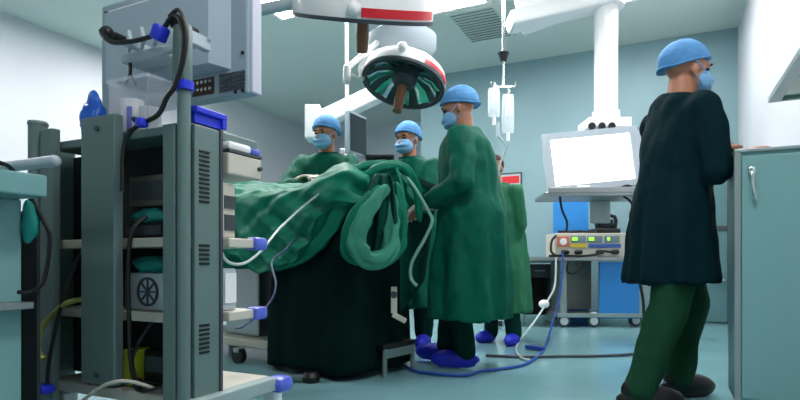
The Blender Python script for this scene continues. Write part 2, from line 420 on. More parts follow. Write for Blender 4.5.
# mounting arm: upright on the post, horizontal arm with gussets
arm = empty('monitor_arm', MC @ V((-.02, .018, 1.16)), TH, 'grey mounting arm with black joints carrying the big monitor', 'stand')
MB(MC).span((-.055, .0, 1.16), (.0, .038, 1.345), .012).build('upright', M_cart, arm)
MB(MC).span((-.40, .10, 1.315), (-.20, .185, 1.345), .006).build('crossbar', M_grey, arm, False)
for x in (-.37, -.31, -.25):
    mb = MB(MC); m = MC
    mb.prism([(0, 0), (.10, 0), (0, .075)], -.005, .005, Matrix.Translation((x, .11, 1.351)) @ Matrix.Rotation(-.6, 4, 'Z') @ Matrix.Rotation(math.pi/2, 4, 'X'))
    mb.build('gusset', M_grey, arm, False)
for x, z, L in ((-.36, 1.38, .0), (-.048, 1.35, 0)):
    MB(MC).sph((x, .02, z), .022).cone((x, .02, z), (x, .09, z), .014, seg=20).build('joint', M_black, arm)
MB(MC).span((-.40, .172, 1.30), (-.18, .187, 1.395), .005)
MB(MC).span((-.24, .10, 1.32), (-.02, .125, 1.34), .004).span((-.045, .02, 1.30), (-.02, .125, 1.34), .004).build('bracket', M_grey, arm, False)
MB(MC).span((-.375, .08, 1.365), (-.345, .18, 1.39), .006).build('mount_plate', M_grey, arm, False)
MB(MC).cone((-.02, .018, 1.150), (-.02, .018, 1.175), .028, seg=24).build('blue_collar', M_blue, arm)
MB(MC).box((-.085, -.012, 1.318), (.045, .035, .045), Euler((0, .5, 0)), .008).build('blue_tie', M_blue, arm)

def cable(name, pts, r, m, label, cat='cable', M=None, group=None):
    return tag(MB(M).tube(pts, r, 8, 6).build(name, m), label, cat, group)
cable('monitor_cable', [(-.36, .0, 1.38), (-.31, -.005, 1.335), (-.23, -.01, 1.318), (-.15, -.01, 1.315), (-.085, -.01, 1.322), (-.045, -.01, 1.352), (-.01, -.015, 1.35), (.014, -.015, 1.30), (.014, -.02, 1.22), (-.01, -.025, 1.15), (-.035, -.03, 1.12), (-.07, -.03, 1.075), (-.13, -.035, 1.055), (-.18, -.04, 1.03), (-.205, -.04, .97), (-.208, -.04, .86)], .0075, M_black,
      'thick black cable looping from the monitor arm down the cart front', M=MC)
cable('monitor_cable', [(-.05, -.008, 1.362), (.0, -.02, 1.365), (.028, -.02, 1.31), (.028, -.022, 1.24), (.008, -.025, 1.18), (-.02, -.02, 1.16)], .006, M_black, 'second black cable arching over the blue collar of the monitor arm', M=MC)
tag(MB(MC).box((-.125, -.04, 1.055), (.03, .03, .028), None, .008).build('cable_tie', M_blue), 'blue tie around the black cable under the clear box', 'tie')
cable('power_cable', [(-.25, .035, 1.09), (-.20, -.01, 1.085), (-.16, -.02, 1.07), (-.135, -.02, 1.058)], .005, M_black, 'short black cable from the clear box to the blue tie', M=MC)
mb = MB(MC); mb.cap((-.365, .11, 1.265), (-.365, .11, 1.312), .006, .006); mb.cap((-.365, .11, 1.28), (-.395, .11, 1.235), .005, .004); mb.cap((-.365, .11, 1.28), (-.335, .11, 1.235), .005, .004)
tag(mb.build('cable_hook', M_black), 'small black forked hook hanging above the clear box', 'hook')
cable('duct_cable', [(-.19, .03, .79), (-.205, -.01, .74), (-.215, -.015, .62), (-.21, -.015, .45), (-.205, -.015, .36), (-.2, .0, .27), (-.18, .02, .262)], .007, M_black, 'black cable running down beside the wide cable duct', M=MC)
cable('loop_cable', [(-.16, .06, .49), (-.19, .03, .44), (-.215, .0, .36), (-.20, .0, .29)], .006, M_black, 'black cable drooping from the middle shelf beside the canister', M=MC)
for k, (a, b) in enumerate((((-.42, .0), (-.06, .07)), ((-.50, .05), (-.10, .02)), ((-.40, .09), (-.09, .12)))):
    pts = [(a[0]+(b[0]-a[0])*i/6, a[1]+(b[1]-a[1])*i/6+.03*math.sin(i*2+k), .262+.02*math.sin(i*1.7+k)**2) for i in range(7)]
    cable('floor_cable', pts, .006, M_black, ('black cable at the front of the pile on the cart bottom shelf', 'black cable crossing the pile on the cart bottom shelf', 'black cable at the back of the pile on the cart bottom shelf')[k], M=MC)
cable('cream_cable', [(-.40, -.06, .20), (-.33, -.05, .25), (-.26, -.045, .285), (-.20, -.02, .292), (-.14, .03, .262)], .006, M_shelf, 'cream cable running under the wide cable duct', M=MC)
cable('yellow_cable', [(-.42, .06, .535), (-.50, -.01, .52), (-.58, -.02, .47), (-.62, -.03, .42), (-.625, -.035, .36), (-.60, -.03, .33)], .009, mat('olive_cable', (150, 160, 78), .5), 'yellow green hose curling around the left cart channel', M=MC)
cable('post_cable', [(-.43, .02, .735), (-.47, -.01, .64), (-.52, -.02, .52), (-.56, -.02, .42), (-.59, -.02, .32), (-.60, -.02, .25)], .006, M_black, 'black cable slanting across the left gap of the cart', M=MC)
tag(MB(MC).span((-.66, -.05, .215), (-.58, .0, .243), .01).build('blue_pad', M_blue), 'blue plastic strip at the foot of the left channel', 'pad')
tag(MB(MC).box((-.66, -.045, .30), (.05, .02, .10), Euler((0, .3, 0)), .008).build('pink_tag', mat('pink_tag', (176, 110, 124), .6)), 'dull pink tag hanging at the foot of the left cart', 'tag')
# thin tubing from cart to drape
cable('drape_tube', [P(219, 247, 2.0), P(228, 262, 2.05), P(245, 263, 2.2), P(262, 250, 2.5), P(280, 228, 2.8), P(305, 205, 2.97), P(328, 188, 2.95), P(348, 174, 2.98)], .006, M_tubec, 'thin pale tube rising from the cart shelf to the green drape')
cable('blue_lead', [P(300, 235, 3.03), P(285, 250, 2.8), P(272, 262, 2.4), P(276, 285, 2.2), P(268, 305, 2.1), P(245, 325, 2.02), P(235, 328, 2.0)], .0045, mat('navy_cable', (24, 32, 84), .4), 'dark blue lead hanging from the drape edge to the cart')

# ------------------------------------------------------------------ instrument trolley cut by the left edge
T0 = P(48, 0, 1.5); T0.z = 0
tr = empty('instrument_trolley', T0, TH, 'pale grey trolley with a rounded push bar at the left edge', 'trolley')
MT = WM[tr]
MB(MT).span((-.55, -.42, .826), (-.0, .0, .886), .006).build('tray', M_cab, tr, False)
mb = MB(MT); mb.cap((-.50, .03, .932), (-.018, .03, .932), .016, .016, 20)
mb.build('push_bar', M_grey, tr)
for x in (-.30,): MB(MT).cone((x-.03, .03, .93), (x-.03, -.015, .87), .010).build('bar_bracket', M_grey, tr)
MB(MT).span((-.5, .045, .08), (-.125, .055, .80)).build('back_panel', M_cartd, tr, False)
lg = MB(MT).span((-.24, -.10, .06), (-.118, .0, .826), .005).build('leg', M_cab, tr, False)
mb = MB(MT)
for k in range(6): mb.box((-.135, -.101, .62-k*.014), (.02, .003, .006))
mb.build('slots', M_black, lg, False)
MB(MT).span((-.52, -.40, .06), (-.42, -.1, .826), .005).build('leg', M_cab, tr, False)
MB(MT).span((-.5, -.38, .52), (-.06, .0, .54), .003).build('lower_shelf', M_steel, tr, False)
for x, yy in ((-.14, -.05), (-.47, -.25)):
    c = MB(MT).cone((x-.015, yy, .035), (x+.015, yy, .035), .035, seg=20).build('caster', M_black, tr)
crm = crumple  # teal cloth under the tray
mb = MB(MT)
def ed(co): return co*(1+.35*noise.noise(co*30))
mb.sph((-.105, .015, .765), (.02, .022, .06), seg=28, rings=20, edit=ed)
tag(mb.build('teal_towel', M_teal, None, True, 0), 'teal towel hanging under the left trolley tray', 'towel')
cable('trolley_cable', [P(0, 163, 1.40), P(8, 166, 1.44), P(16, 175, 1.50), P(30, 197, 1.56), P(44, 222, 1.56), P(50, 240, 1.56), P(44, 280, 1.56), P(30, 292, 1.50), P(18, 292, 1.49)], .006, M_black, 'black cable looping in front of the left trolley leg')

# ------------------------------------------------------------------ operating table and drapes
TA = V((-.29, 2.94, 0)); ROT = math.radians(145)      # table x axis points away from the camera to the left
TX = V((math.cos(ROT), math.sin(ROT), 0)); TY = V((.57, .82, 0)).normalized()
ME = Matrix(((TX.x, TY.x, 0, TA.x), (TX.y, TY.y, 0, TA.y), (0, 0, 1, 0), (0, 0, 0, 1)))   # table frame (a, b, z)
def T(a, b, z): return ME @ V((a, b, z))
tb = empty('operating_table', T(1.0, .36, 0), 0, 'steel operating table under the green drapes', 'table')
MB(ME).span((.12, .12, .84), (2.1, .58, .93), .01).build('table_top', M_black, tb, False)
MB(ME).span((.95, .22, .14), (1.30, .48, .84), .02).build('column', M_steel, tb, False)
MB(ME).span((.55, .12, .09), (1.75, .58, .15), .012).build('base', M_shelf, tb, False)
for a, b in ((.62, .10), (.62, .60), (1.68, .10), (1.68, .60), (.95, .06)):
    c = MB(ME).cone((a, b-.02, .05), (a, b+.02, .05), .05, seg=24).build('caster', M_black, tb)
    MB(ME).box((a, b, .085), (.05, .06, .03), None, .006).build('caster_fork', M_steel, c, False)

def drape(name, a0, a1, b0, b1, topf, hemf, flare, foldn, folda, material, seed, nper=260, ntop=26, nh=30, wr=.012, diag=0):
    mb = MB()
    # rounded rectangle perimeter
    per = []; rc = .10
    corners = [((a0+rc, b0+rc), 180), ((a1-rc, b0+rc), 270), ((a1-rc, b1-rc), 0), ((a0+rc, b1-rc), 90)]
    raw = []
    for (cx, cy), st in corners:
        for k in range(9):
            an = math.radians(st+k*90/8); raw.append((cx+rc*math.cos(an), cy+rc*math.sin(an)))
    raw.append(raw[0]); ln = [0]
    for p, q in zip(raw, raw[1:]): ln.append(ln[-1]+math.hypot(q[0]-p[0], q[1]-p[1]))
    j = 0
    for i in range(nper):
        t = ln[-1]*i/nper
        while ln[j+1] < t: j += 1
        f = (t-ln[j])/(ln[j+1]-ln[j]+1e-9)
        per.append((raw[j][0]+(raw[j+1][0]-raw[j][0])*f, raw[j][1]+(raw[j+1][1]-raw[j][1])*f, t))
    ca, cb = (a0+a1)/2, (b0+b1)/2
    rings = []
    for k in range(1, ntop+1):
        q = k/ntop
        ring = []
        for a, b, t in per:
            # squeeze towards the long centre line
            aa = (ca+(a-ca)*(.75*q+.25*q*q)); bb = cb+(b-cb)*q
            z = topf(aa, bb) - .03*q**8
            n = noise.noise(V((aa*5+bb*4, bb*9, seed)))*wr + noise.noise(V((aa*14, bb*16, seed+3)))*wr*.5 + (.5-abs(noise.noise(V((aa*4.5-bb*3, bb*5+aa*3.5, seed+9)))))**3*wr*1.6
            ring.append(T(aa, bb, z+n*(1 if q < .95 else .4)))
        rings.append(ring)
    for m in range(1, nh+1):
        q = m/nh; ring = []
        for a, b, t in per:
            an = math.atan2(b-cb, a-ca)
            na, nb = 0, 0
            na = (-1 if a < a0+.1 else 1 if a > a1-.1 else 0)*(1-abs(0)); nb = (-1 if b < b0+.1 else 1 if b > b1-.1 else 0)
            if a < a0+.1: na = -(a0+.1-a)/.1
            if a > a1-.1: na = (a-(a1-.1))/.1
            if b < b0+.1: nb = -(b0+.1-b)/.1
            if b > b1-.1: nb = (b-(b1-.1))/.1
            L = math.hypot(na, nb) or 1; na /= L; nb /= L
            zt = topf(a, b)-.03; zh = hemf(a, b)
            z = zt+(zh-zt)*q
            ph = t*foldn + diag*(zt-z)*foldn + 1.3*noise.noise(V((t*3, 0, seed)))
            fold = (math.sin(ph)+.5*math.sin(ph*1.83+seed))*folda*min(1, (.25+q))*(.6+.5*noise.noise(V((t*4, q, seed+8))))
            o = .03*min(1, q*8)**.5 + flare*q + fold + noise.noise(V((t*9+diag*z*9, z*4, seed+5)))*wr
            ring.append(T(a+na*o, b+nb*o, z))
        rings.append(ring)
    mb.loft(rings, True, True)
    return mb.build(name, material, None, True, 0)

def g(x, c, s): return math.exp(-((x-c)/s)**2)
def top1(a, b):
    z = 1.085 + .085*g(b, .34, .24)
    z += .07*g(a, .10, .24) + .07*ss(.75, 1.35, a) - .03*g(a, .55, .22)
    z += .026*math.sin(30*(b*.6-a*.30)+1.0+2*noise.noise(V((a*3, b*3, 1))))*g(a, .2, .5)     # folds fanning from the raised end
    return z
def hem1(a, b): return .63 + .34*ss(.42, -.02, a) + .035*math.sin(a*9)*ss(.2, .5, a) + .03*math.sin(a*17)
o = drape('surgical_drape', -.05, 2.05, -.02, .72, top1, hem1, .02, 22, .032, M_drape, 3, nper=360, ntop=44, nh=44, diag=1.5, wr=.026)
DRAPE = tag(o, 'bright green surgical drape folded over the patient on the table', 'drape')
def top2(a, b): return 1.00
def hem2(a, b): return .035
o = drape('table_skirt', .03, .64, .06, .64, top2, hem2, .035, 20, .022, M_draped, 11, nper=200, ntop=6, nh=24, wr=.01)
tag(o, 'green skirt drape, shade painted into its colour, hanging to the floor under the bright drape', 'drape')

def sheet(name, rows, m, label, cat, th=.004):
    """cloth strip through rows of points, with thickness"""
    mb = MB(); n = len(rows[0])
    rings = []
    for i, r in enumerate(rows):
        r = [V(p) for p in r]
        d = (r[-1]-r[0]); nx = d.cross(V((0, 0, 1))).normalized()*th
        rings.append(r+[p+nx for p in reversed(r)])
    mb.loft(rings, True, True)
    return tag(mb.build(name, m, None, True, 0), label, cat)
# gathered cloth hanging at the table end, and rolled folds of the drape
rows = []
for i in range(34):
    q = i/33; row = []
    for k in range(49):
        s_ = k/48; e = 2*s_-1
        hw = 9+19*q**.6-5*max(0, q-.8)*5*.5
        px = 382-6*q+e*hw*.85; py = 174+q*(84-8*e*e)
        zz = 2.90-.05*math.sin(min(1, q*1.25)*math.pi)**.7 + (.030*math.sin(s_*15.5+1.2+1.6*q)+.014*math.sin(s_*31+q*3))*(.35+.65*q)
        row.append(P(px, py, zz))
    rows.append(row)
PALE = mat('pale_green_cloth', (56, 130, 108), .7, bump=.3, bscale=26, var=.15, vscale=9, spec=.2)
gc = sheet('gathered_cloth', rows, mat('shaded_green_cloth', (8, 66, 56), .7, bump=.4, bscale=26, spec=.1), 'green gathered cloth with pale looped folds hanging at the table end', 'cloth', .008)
def roll(pts, r, m, parent, fl=.6):
    pts = [P(*p) for p in pts]; mb = MB(); out = []; n = len(pts)
    for i in range(n-1):
        p0, p1, p2, p3 = pts[max(i-1, 0)], pts[i], pts[i+1], pts[min(i+2, n-1)]
        for k in range(8):
            t = k/8; out.append(.5*((2*p1)+(p2-p0)*t+(2*p0-5*p1+4*p2-p3)*t*t+(3*p1-p0-3*p2+p3)*t**3))
    out.append(pts[-1]); rings = []
    for i, p in enumerate(out):
        t = (out[min(i+1, len(out)-1)]-out[max(i-1, 0)]).normalized(); s1 = t.cross(V((0, 1, 0))).normalized(); s2 = s1.cross(t)
        q = i/(len(out)-1); rr = r*(.30+.70*math.sin(math.pi*q)**.6)
        ring = []
        for k in range(20):
            a = 2*math.pi*k/20; w = rr*(1+.22*math.sin(3*a+q*9)+.14*math.sin(7*a+q*15)+.45*noise.noise(p*14+V((math.cos(a), math.sin(a), 0))))
            ring.append(p+s1*w*math.cos(a)+s2*w*fl*math.sin(a))
        rings.append(ring)
    mb.loft(rings); return mb.build('fold', m, parent, True, 0)
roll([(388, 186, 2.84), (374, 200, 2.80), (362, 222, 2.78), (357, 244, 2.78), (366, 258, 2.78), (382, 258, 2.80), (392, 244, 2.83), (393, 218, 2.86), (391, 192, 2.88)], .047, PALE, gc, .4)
roll([(380, 186, 2.86), (362, 206, 2.83), (350, 232, 2.82), (350, 254, 2.84), (362, 264, 2.86)], .036, M_drape, gc)
roll([(396, 182, 2.92), (402, 214, 2.92), (401, 246, 2.90), (388, 264, 2.86)], .026, M_drape, gc)
for pts, r in (([(250, 268, 3.36), (276, 267, 3.23), (302, 258, 3.10), (324, 238, 3.0), (340, 212, 2.95), (356, 187, 2.97), (376, 171, 3.0), (394, 166, 3.06), (408, 173, 3.12), (417, 192, 3.18), (420, 222, 3.22)], .030),
               ([(252, 262, 3.36), (282, 236, 3.22), (312, 205, 3.10), (340, 180, 3.04), (366, 166, 3.08), (388, 162, 3.14)], .022),
               ([(226, 199, 3.52), (258, 203, 3.38), (294, 204, 3.22), (322, 197, 3.10)], .017), ([(224, 224, 3.50), (250, 232, 3.37), (278, 226, 3.24), (306, 208, 3.13)], .019), ([(228, 256, 3.46), (250, 256, 3.37), (276, 246, 3.24), (304, 226, 3.11), (330, 203, 3.03)], .018),
               ([(236, 246, 3.44), (262, 228, 3.33), (296, 202, 3.20), (330, 177, 3.12), (356, 165, 3.16)], .018)):
    roll(pts, r*1.15, M_drape, DRAPE, .8)
# dark hanging drape at the far end corner, beside the surgeon
rows = []
for i in range(14):
    q = i/13; row = []
    for k in range(16):
        s_ = k/15
        px = 396+q*(-2)+s_*(42-12*q); py = 168+q*(154-60*s_)+s_*18
        zz = 3.28+.22*s_ + .03*math.sin(s_*12+q*2)*q
        row.append(P(px, py, zz))
    rows.append(row)
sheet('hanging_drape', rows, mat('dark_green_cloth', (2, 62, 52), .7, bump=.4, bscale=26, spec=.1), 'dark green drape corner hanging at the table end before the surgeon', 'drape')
cable('suction_tube', [P(402, 172, 3.12), P(412, 184, 3.1), P(421, 198, 3.1), P(429, 212, 3.12), P(432, 222, 3.1), P(424, 240, 3.1), P(412, 262, 3.1), P(411, 278, 3.1), P(417, 286, 3.08)], .010, mat('pale_green_tube', (120, 168, 150), .5), 'pale green tube draped over the table end')
cable('drape_tie', [P(396, 168, 3.05), P(402, 190, 3.02), P(404, 210, 3.0)], .012, M_drape, 'green twisted tie hanging over the table end', 'tie')
# clamp hanging at table end
cl = empty('side_clamp', P(395, 322, 3.1), 0, 'pale steel clamp hanging from the table end below the drape', 'clamp')
a_ = P(394, 300, 3.1)
mb = MB(); mb.box(a_, (.035, .03, .15), None, .004); mb.box(a_+V((.03, 0, -.10)), (.085, .03, .03), Euler((0, .5, 0)), .006)
mb.build('bracket', M_shelf, cl, False)
MB().cone(a_+V((0, -.02, .03)), a_+V((0, .02, .03)), .02).build('knob', M_dgrey, cl)
# foot stool / pedal base at right of the skirt
st = empty('foot_stool', P(388, 372, 3.15), ROT, 'dark foot stool with grey legs by the surgeon shoes', 'stool')
c0 = P(377, 372, 3.2); c0.z = 0
MS = Matrix.Translation(c0) @ Matrix.Rotation(math.radians(52), 4, 'Z')
MB(MS).box((.08, 0, .17), (.30, .22, .03), None, .006).build('top', M_black, st, False)
MB(MS).box((.08, -.11, .13), (.26, .012, .05), None, .003).build('apron', M_cart, st, False)
for x in (-.05, .21):
    for yy in (-.1, .1): MB(MS).cone((x, yy, 0), (x, yy, .16), .014).build('leg', M_cart, st)
# pedal with lead in front of the skirt
c0 = P(300, 372, 2.98); c0.z = 0
pd = empty('foot_pedal', c0, 0, 'black foot pedal on a grey bar in front of the skirt', 'pedal')
MB(Matrix.Translation(c0)).box((-.02, 0, .028), (.20, .05, .02), None, .006).build('bar', M_cart, pd, False)
MB(Matrix.Translation(c0)).lathe([(.005, 0), (.045, 0), (.05, .03), (.035, .055), (.005, .06)], Matrix.Translation((.06, 0, 0)), 24).build('button', M_black, pd)

# ------------------------------------------------------------------ surgical lamps
def lamp(name, label, c, Rr, ax, dome_h, handle_len, stripe_a0, stripe_a1):
    """dome lamp: c = centre of the rim, ax = axis pointing up out of the dome"""
    xx = V((1, 0, 0)); xx = (xx-ax*xx.dot(ax)).normalized(); M = Matrix((xx, ax.cross(xx), ax)).transposed().to_4x4(); M.translation = c
    o = empty(name, c, 0, label, 'surgical lamp', 'surgical lamps over the table')
    prof = [(Rr*.96, 0), (Rr, .005), (Rr*1.0, .05*Rr/.3), (Rr*.96, .10*Rr/.3), (Rr*.85, dome_h*.72), (Rr*.60, dome_h*.93), (Rr*.3, dome_h), (.002, dome_h)]
    inner = [(.002, dome_h*.62), (Rr*.35, dome_h*.60), (Rr*.70, dome_h*.42), (Rr*.90, dome_h*.12), (Rr*.93, 0)]
    MB(M).lathe(list(reversed(inner))[::-1]+list(reversed(prof))[::-1] if False else inner+prof, None, 56).build('dome', M_white, o)
    MB(M).lathe([(r*.99, z-.002) for r, z in inner]+[(r*.97, z-.006) for r, z in reversed(inner)], None, 48).build('inner_shell', M_dgrey, o)
    nseg = 9
    for k in range(nseg):
        a0 = 2*math.pi*k/nseg; a1 = 2*math.pi*(k+.62)/nseg; mb = MB(M); rows = []
        for r, z in [(r*.955, z-.010) for r, z in inner[1:]]:
            rr = [V((r*math.cos(a0+(a1-a0)*j/4)*(1-.06*(j in (1, 2, 3))), r*math.sin(a0+(a1-a0)*j/4)*(1-.06*(j in (1, 2, 3))), max(z, .006))) for j in range(5)]
            rows.append(rr+[v+V((0, 0, .003)) for v in reversed(rr)])
        mb.loft(rows); mb.build('reflector', M_mirror, o)
    MB(M).lathe([(Rr*.93, -.004), (Rr*1.0, -.004), (Rr*1.01, .014), (Rr*.94, .014)], None, 56, True).build('rim', M_dgrey, o)
    MB(M).lathe([(.002, dome_h*.60), (.075, dome_h*.60), (.085, dome_h*.2), (.055, -.01), (.002, -.01)], None, 28).build('bulb_housing', M_dgrey, o)
    MB(M).lathe([(.002, -.005), (.03, -.005), (.034, -handle_len*.5), (.030, -handle_len), (.002, -handle_len-.006)], None, 20).build('handle', M_brown, o)
    # red stripe on the side
    mb = MB(M); rows = []
    for j in range(25):
        a = math.radians(stripe_a0+(stripe_a1-stripe_a0)*j/24); w_ = .5
        rows.append([V(((Rr+e)*math.cos(a), (Rr+e)*math.sin(a), z)) for e, z in ((.004, .022), (.006, .022), (.004, .045*Rr/.3+.008), (.001, .045*Rr/.3+.008))])
    mb.loft(rows, True, True); mb.build('stripe', M_red, o)
    return o, M
c2 = P(403, 85, 3.6)
ax2 = V((.20, .27, .94)).normalized()
l2, M2 = lamp('surgical_lamp', 'smaller open surgical lamp hanging lower above the patient', c2, .275, ax2, .17, .20, -62, -8)
# knob and yoke of lamp 2
k2 = M2 @ V((-.02, -.285, .075))
MB().sph(k2, .03).build('knob', M_white, l2)
j2 = P(347, 76, 3.6)
mb = MB(); mb.tube([M2 @ V((-.0, -.1, .20)), M2 @ V((-.2, -.05, .18)), M2 @ V((-.30, 0, .09)), P(362, 79, 3.6), j2+V((.03, 0, 0))], .017, 12); mb.build('yoke', M_white, l2)
mb = MB(); mb.cap(j2+V((.0, 0, -.03)), j2+V((0, 0, .05)), .026, .026); mb.cap(j2+V((0, 0, .05)), P(378, 42, 3.75), .019, .019); mb.cap(P(378, 42, 3.75), P(398, 40, 3.9), .024, .024)
mb.build('arm', M_white, l2)
hub = P(402, 45, 3.9)
mb = MB(); mb.lathe([(.002, -.09), (.20, -.085), (.245, -.03), (.245, .05), (.20, .08), (.002, .085)], Matrix.Translation(hub), 44)
mb.build('hub_cover', M_grey, l2)
MB().cone(hub+V((0, 0, .08)), V((hub.x, hub.y, CEIL)), .05, seg=24).build('stem', M_white, l2)
MB().cone(V((hub.x, hub.y, CEIL-.09)), V((hub.x, hub.y, CEIL)), .14, .16, 32).build('ceiling_plate', M_white, l2)

c1 = P(363, 19, 2.8)
ax1 = V((.07, -.44, .9)).normalized()
l1, M1 = lamp('surgical_lamp', 'larger white surgical lamp with long red stripe at the top edge', c1, .355, ax1, .20, .16, -88, -18)
MB().sph(M1 @ V((-.02, -.36, .055)), .032).build('knob', M_white, l1)
e1 = P(264, 14, 2.8)
mb = MB(); mb.cap(e1+V((-.25, .05, 0)), M1 @ V((-.30, -.05, .06)), .028, .03); mb.build('arm', M_grey, l1)
mb = MB(); mb.cap(e1+V((-.25, .05, 0)), e1+V((-.25, .05, .35)), .045, .045); mb.cap(e1+V((-.25, .05, .35)), V((-.55, 3.5, 2.45)), .04, .04); mb.cone(V((-.55, 3.5, 2.40)), V((-.55, 3.5, CEIL)), .05); mb.build('boom', M_white, l1)
MB().cone(V((-.55, 3.5, CEIL-.09)), V((-.55, 3.5, CEIL)), .14, .16, 32).build('ceiling_plate', M_white, l1)

# ------------------------------------------------------------------ white boom with small monitor behind the table
bm_ = empty('ceiling_boom', P(345, 108, 4.7), 0, 'white sloping boom arm behind the masked assistant on the left', 'boom')
b0, b1 = P(318, 122, 4.75), P(402, 82, 4.75)
mb = MB(); d = (b1-b0); ang = math.atan2(-d.z, d.x)
mb.box((b0+b1)/2, (d.length, .16, .135), Euler((0, ang, 0)), .015); mb.build('arm', M_white, bm_, False)
MB().box(P(314, 124, 4.7), (.13, .20, .29), None, .015).build('end_block', M_white, bm_, False)
MB().cone(V((b1.x, b1.y, b1.z-.08)), V((b1.x, b1.y, CEIL)), .09, seg=28).build('column', M_white, bm_)
MB().cone(V((b1.x, b1.y, CEIL-.08)), V((b1.x, b1.y, CEIL)), .18, .2, 32).build('ceiling_plate', M_white, bm_)
sm = empty('small_monitor', P(356, 155, 4.5), 0, 'slim dark monitor seen edge on between the two masked assistants', 'monitor')
MM = Matrix.Translation(P(356, 135, 4.5)) @ Matrix.Rotation(math.radians(62), 4, 'Z')
MB(MM).box((0, 0, 0), (.27, .045, .34), None, .008).build('housing', M_grey, sm, False)
MB(MM).box((0, -.024, 0), (.24, .006, .30)).build('screen', mat('dark_screen', (44, 56, 60), .25), sm, False)
MB().cone(P(347, 155, 4.5), P(347, 0, 4.5)-V((0, 0, 0)), .016).cone(P(347, 0, 4.5), V((P(347, 0, 4.5).x, 4.5, CEIL)), .016).build('hanging_rod', M_white, sm)
MB().cap(P(347, 135, 4.5), P(354, 135, 4.5), .02, .02).build('bracket', M_white, sm)
mb = MB(); mb.box(P(350, 160, 4.45), (.10, .08, .08), None, .01); mb.box(P(343, 152, 4.45), (.05, .06, .05), None, .01); mb.build('joint_block', M_white, sm, False)
# black screen top behind drape
lp = empty('side_monitor', P(379, 175, 4.6), 0, 'low black monitor peeking over the drape beside the capped assistant', 'monitor')
MB().box(P(380, 168, 4.6), (.24, .05, .22), None, .008).build('housing', M_black, lp, False)
MB().box(P(380, 168, 4.6)+V((0, -.027, 0)), (.21, .004, .18)).build('screen', mat('black_glass', (20, 26, 30), .15), lp, False)
pst = P(380, 178, 4.62); MB().cone(V((pst.x, pst.y, .02)), pst, .02).cone(V((pst.x, pst.y, 0)), V((pst.x, pst.y, .03)), .16, seg=28).build('stand', M_steel, lp)

# ------------------------------------------------------------------ ceiling pendant with lit screen
PZ = 4.75
pe = empty('ceiling_pendant', P(606, 122, PZ), 0, 'white ceiling pendant column with arm carrying the lit screen', 'pendant')
top = P(606, 6, PZ)
MB().cone(P(606, 122, PZ), P(606, 4, PZ), .098, seg=32).cone(P(606, 122, PZ), P(606, 112, PZ), .115, seg=32).build('column', M_white, pe)
MB().lathe([(.01, 0), (.15, 0), (.155, .03), (.155, .13), (.13, .15), (.01, .15)], Matrix.Translation(P(606, 8, PZ)), 32).build('cap', M_white, pe)
far = P(520, 26, 4.75)
mb = MB(); d = top-far; M_ = Matrix.Translation((far+top)/2+V((0, 0, .05))) @ d.to_track_quat('X', 'Z').to_matrix().to_4x4()
MB(M_).box((0, 0, 0), (d.length+.2, .26, .13), None, .03).build('arm', M_white, pe, False)
hb = P(535, 8, 4.95)
MB().box(hb+V((.05, .0, .02)), (.42, .34, .30), Euler((0, -.25, -.3)), .03).build('bearing_block', M_white, pe, False)
MB().cone(hb+V((.05, 0, .1)), V((hb.x+.05, hb.y, CEIL)), .13, seg=28).build('stem', M_white, pe)
MB().cone(V((hb.x+.05, hb.y, CEIL-.05)), V((hb.x+.05, hb.y, CEIL)), .24, .26, 36).build('ceiling_plate', M_white, pe)
hd = P(604, 126, PZ)
MB().box(hd, (.36, .30, .085), None, .01).build('socket_head', M_white, pe, False)
for px in (592, 602, 612):
    q = P(px, 126, PZ-.155); MB().cone(q+V((0, -.004, 0)), q+V((0, .01, 0)), .030, seg=24).build('socket', M_black, pe)
MB().box(P(606, 165, PZ+.10), (.22, .06, .62), None, .01).build('spine', M_grey, pe, False)
sh = P(592, 197, PZ-.06)
s_ = MB().box(sh+V((0, .0, 0)), (.88, .46, .035), Euler((0, 0, -.06)), .008).build('shelf', M_steel, pe, False)
MB().box(sh+V((0, -.235, .03)), (.86, .015, .045), Euler((0, 0, -.06)), .004).build('shelf_rail', M_steel, s_, False)
MB().box(P(600, 212, PZ+.10), (.17, .05, .20), None, .01).build('lower_spine', M_alu, pe, False)
scm = empty('lit_screen', P(592, 190, PZ-.22), 0, 'bright white lit screen in a grey frame on the pendant shelf', 'screen')
sc = [P(543.5, 137, PZ-.20), P(638, 124, PZ-.17), P(640, 187, PZ-.20), P(545.5, 192, PZ-.23)]
ctr = sum(sc, V())/4; ex = ((sc[1]-sc[0])+(sc[2]-sc[3])).normalized(); ez = ((sc[0]-sc[3])+(sc[1]-sc[2])); ez = (ez-ex*ez.dot(ex)).normalized(); ey = ez.cross(ex)
wS = ((sc[1]-sc[0]).length+(sc[2]-sc[3]).length)/2; hS = ((sc[0]-sc[3]).length+(sc[1]-sc[2]).length)/2
MSc = Matrix((ex, ey, ez)).transposed().to_4x4(); MSc.translation = ctr
fr = .065
mb = MB(MSc)
for s in (-1, 1):
    mb.box((s*(wS/2-fr/2), 0, 0), (fr, .05, hS), None, .005); mb.box((0, 0, s*(hS/2-fr*.42)), (wS-2*fr, .05, fr*.84), None, .003)
mb.build('frame', M_grey, scm, False)
MB(MSc).box((0, .005, 0), (wS-2*fr+.01, .03, hS-1.68*fr+.01)).build('panel', M_screen, scm, False)
MB(MSc).box((0, .04, 0), (wS-.08, .04, hS-.06), None, .01).build('back_cover', M_grey, scm, False)
MB(MSc).box((wS/2+.025, .05, -.01), (.045, .06, hS-.04), None, .006).build('side_box', M_grey, scm, False)
gq = P(643, 150, PZ-.1)
gv = empty('gas_connector', gq, 0, 'green gas connector with a white knob beside the lit screen', 'connector')
MB().cap(gq+V((.02, 0, .10)), gq+V((.02, 0, -.02)), .06, .06).build('body', mat('bright_green_plastic', (30, 140, 60), .4), gv)
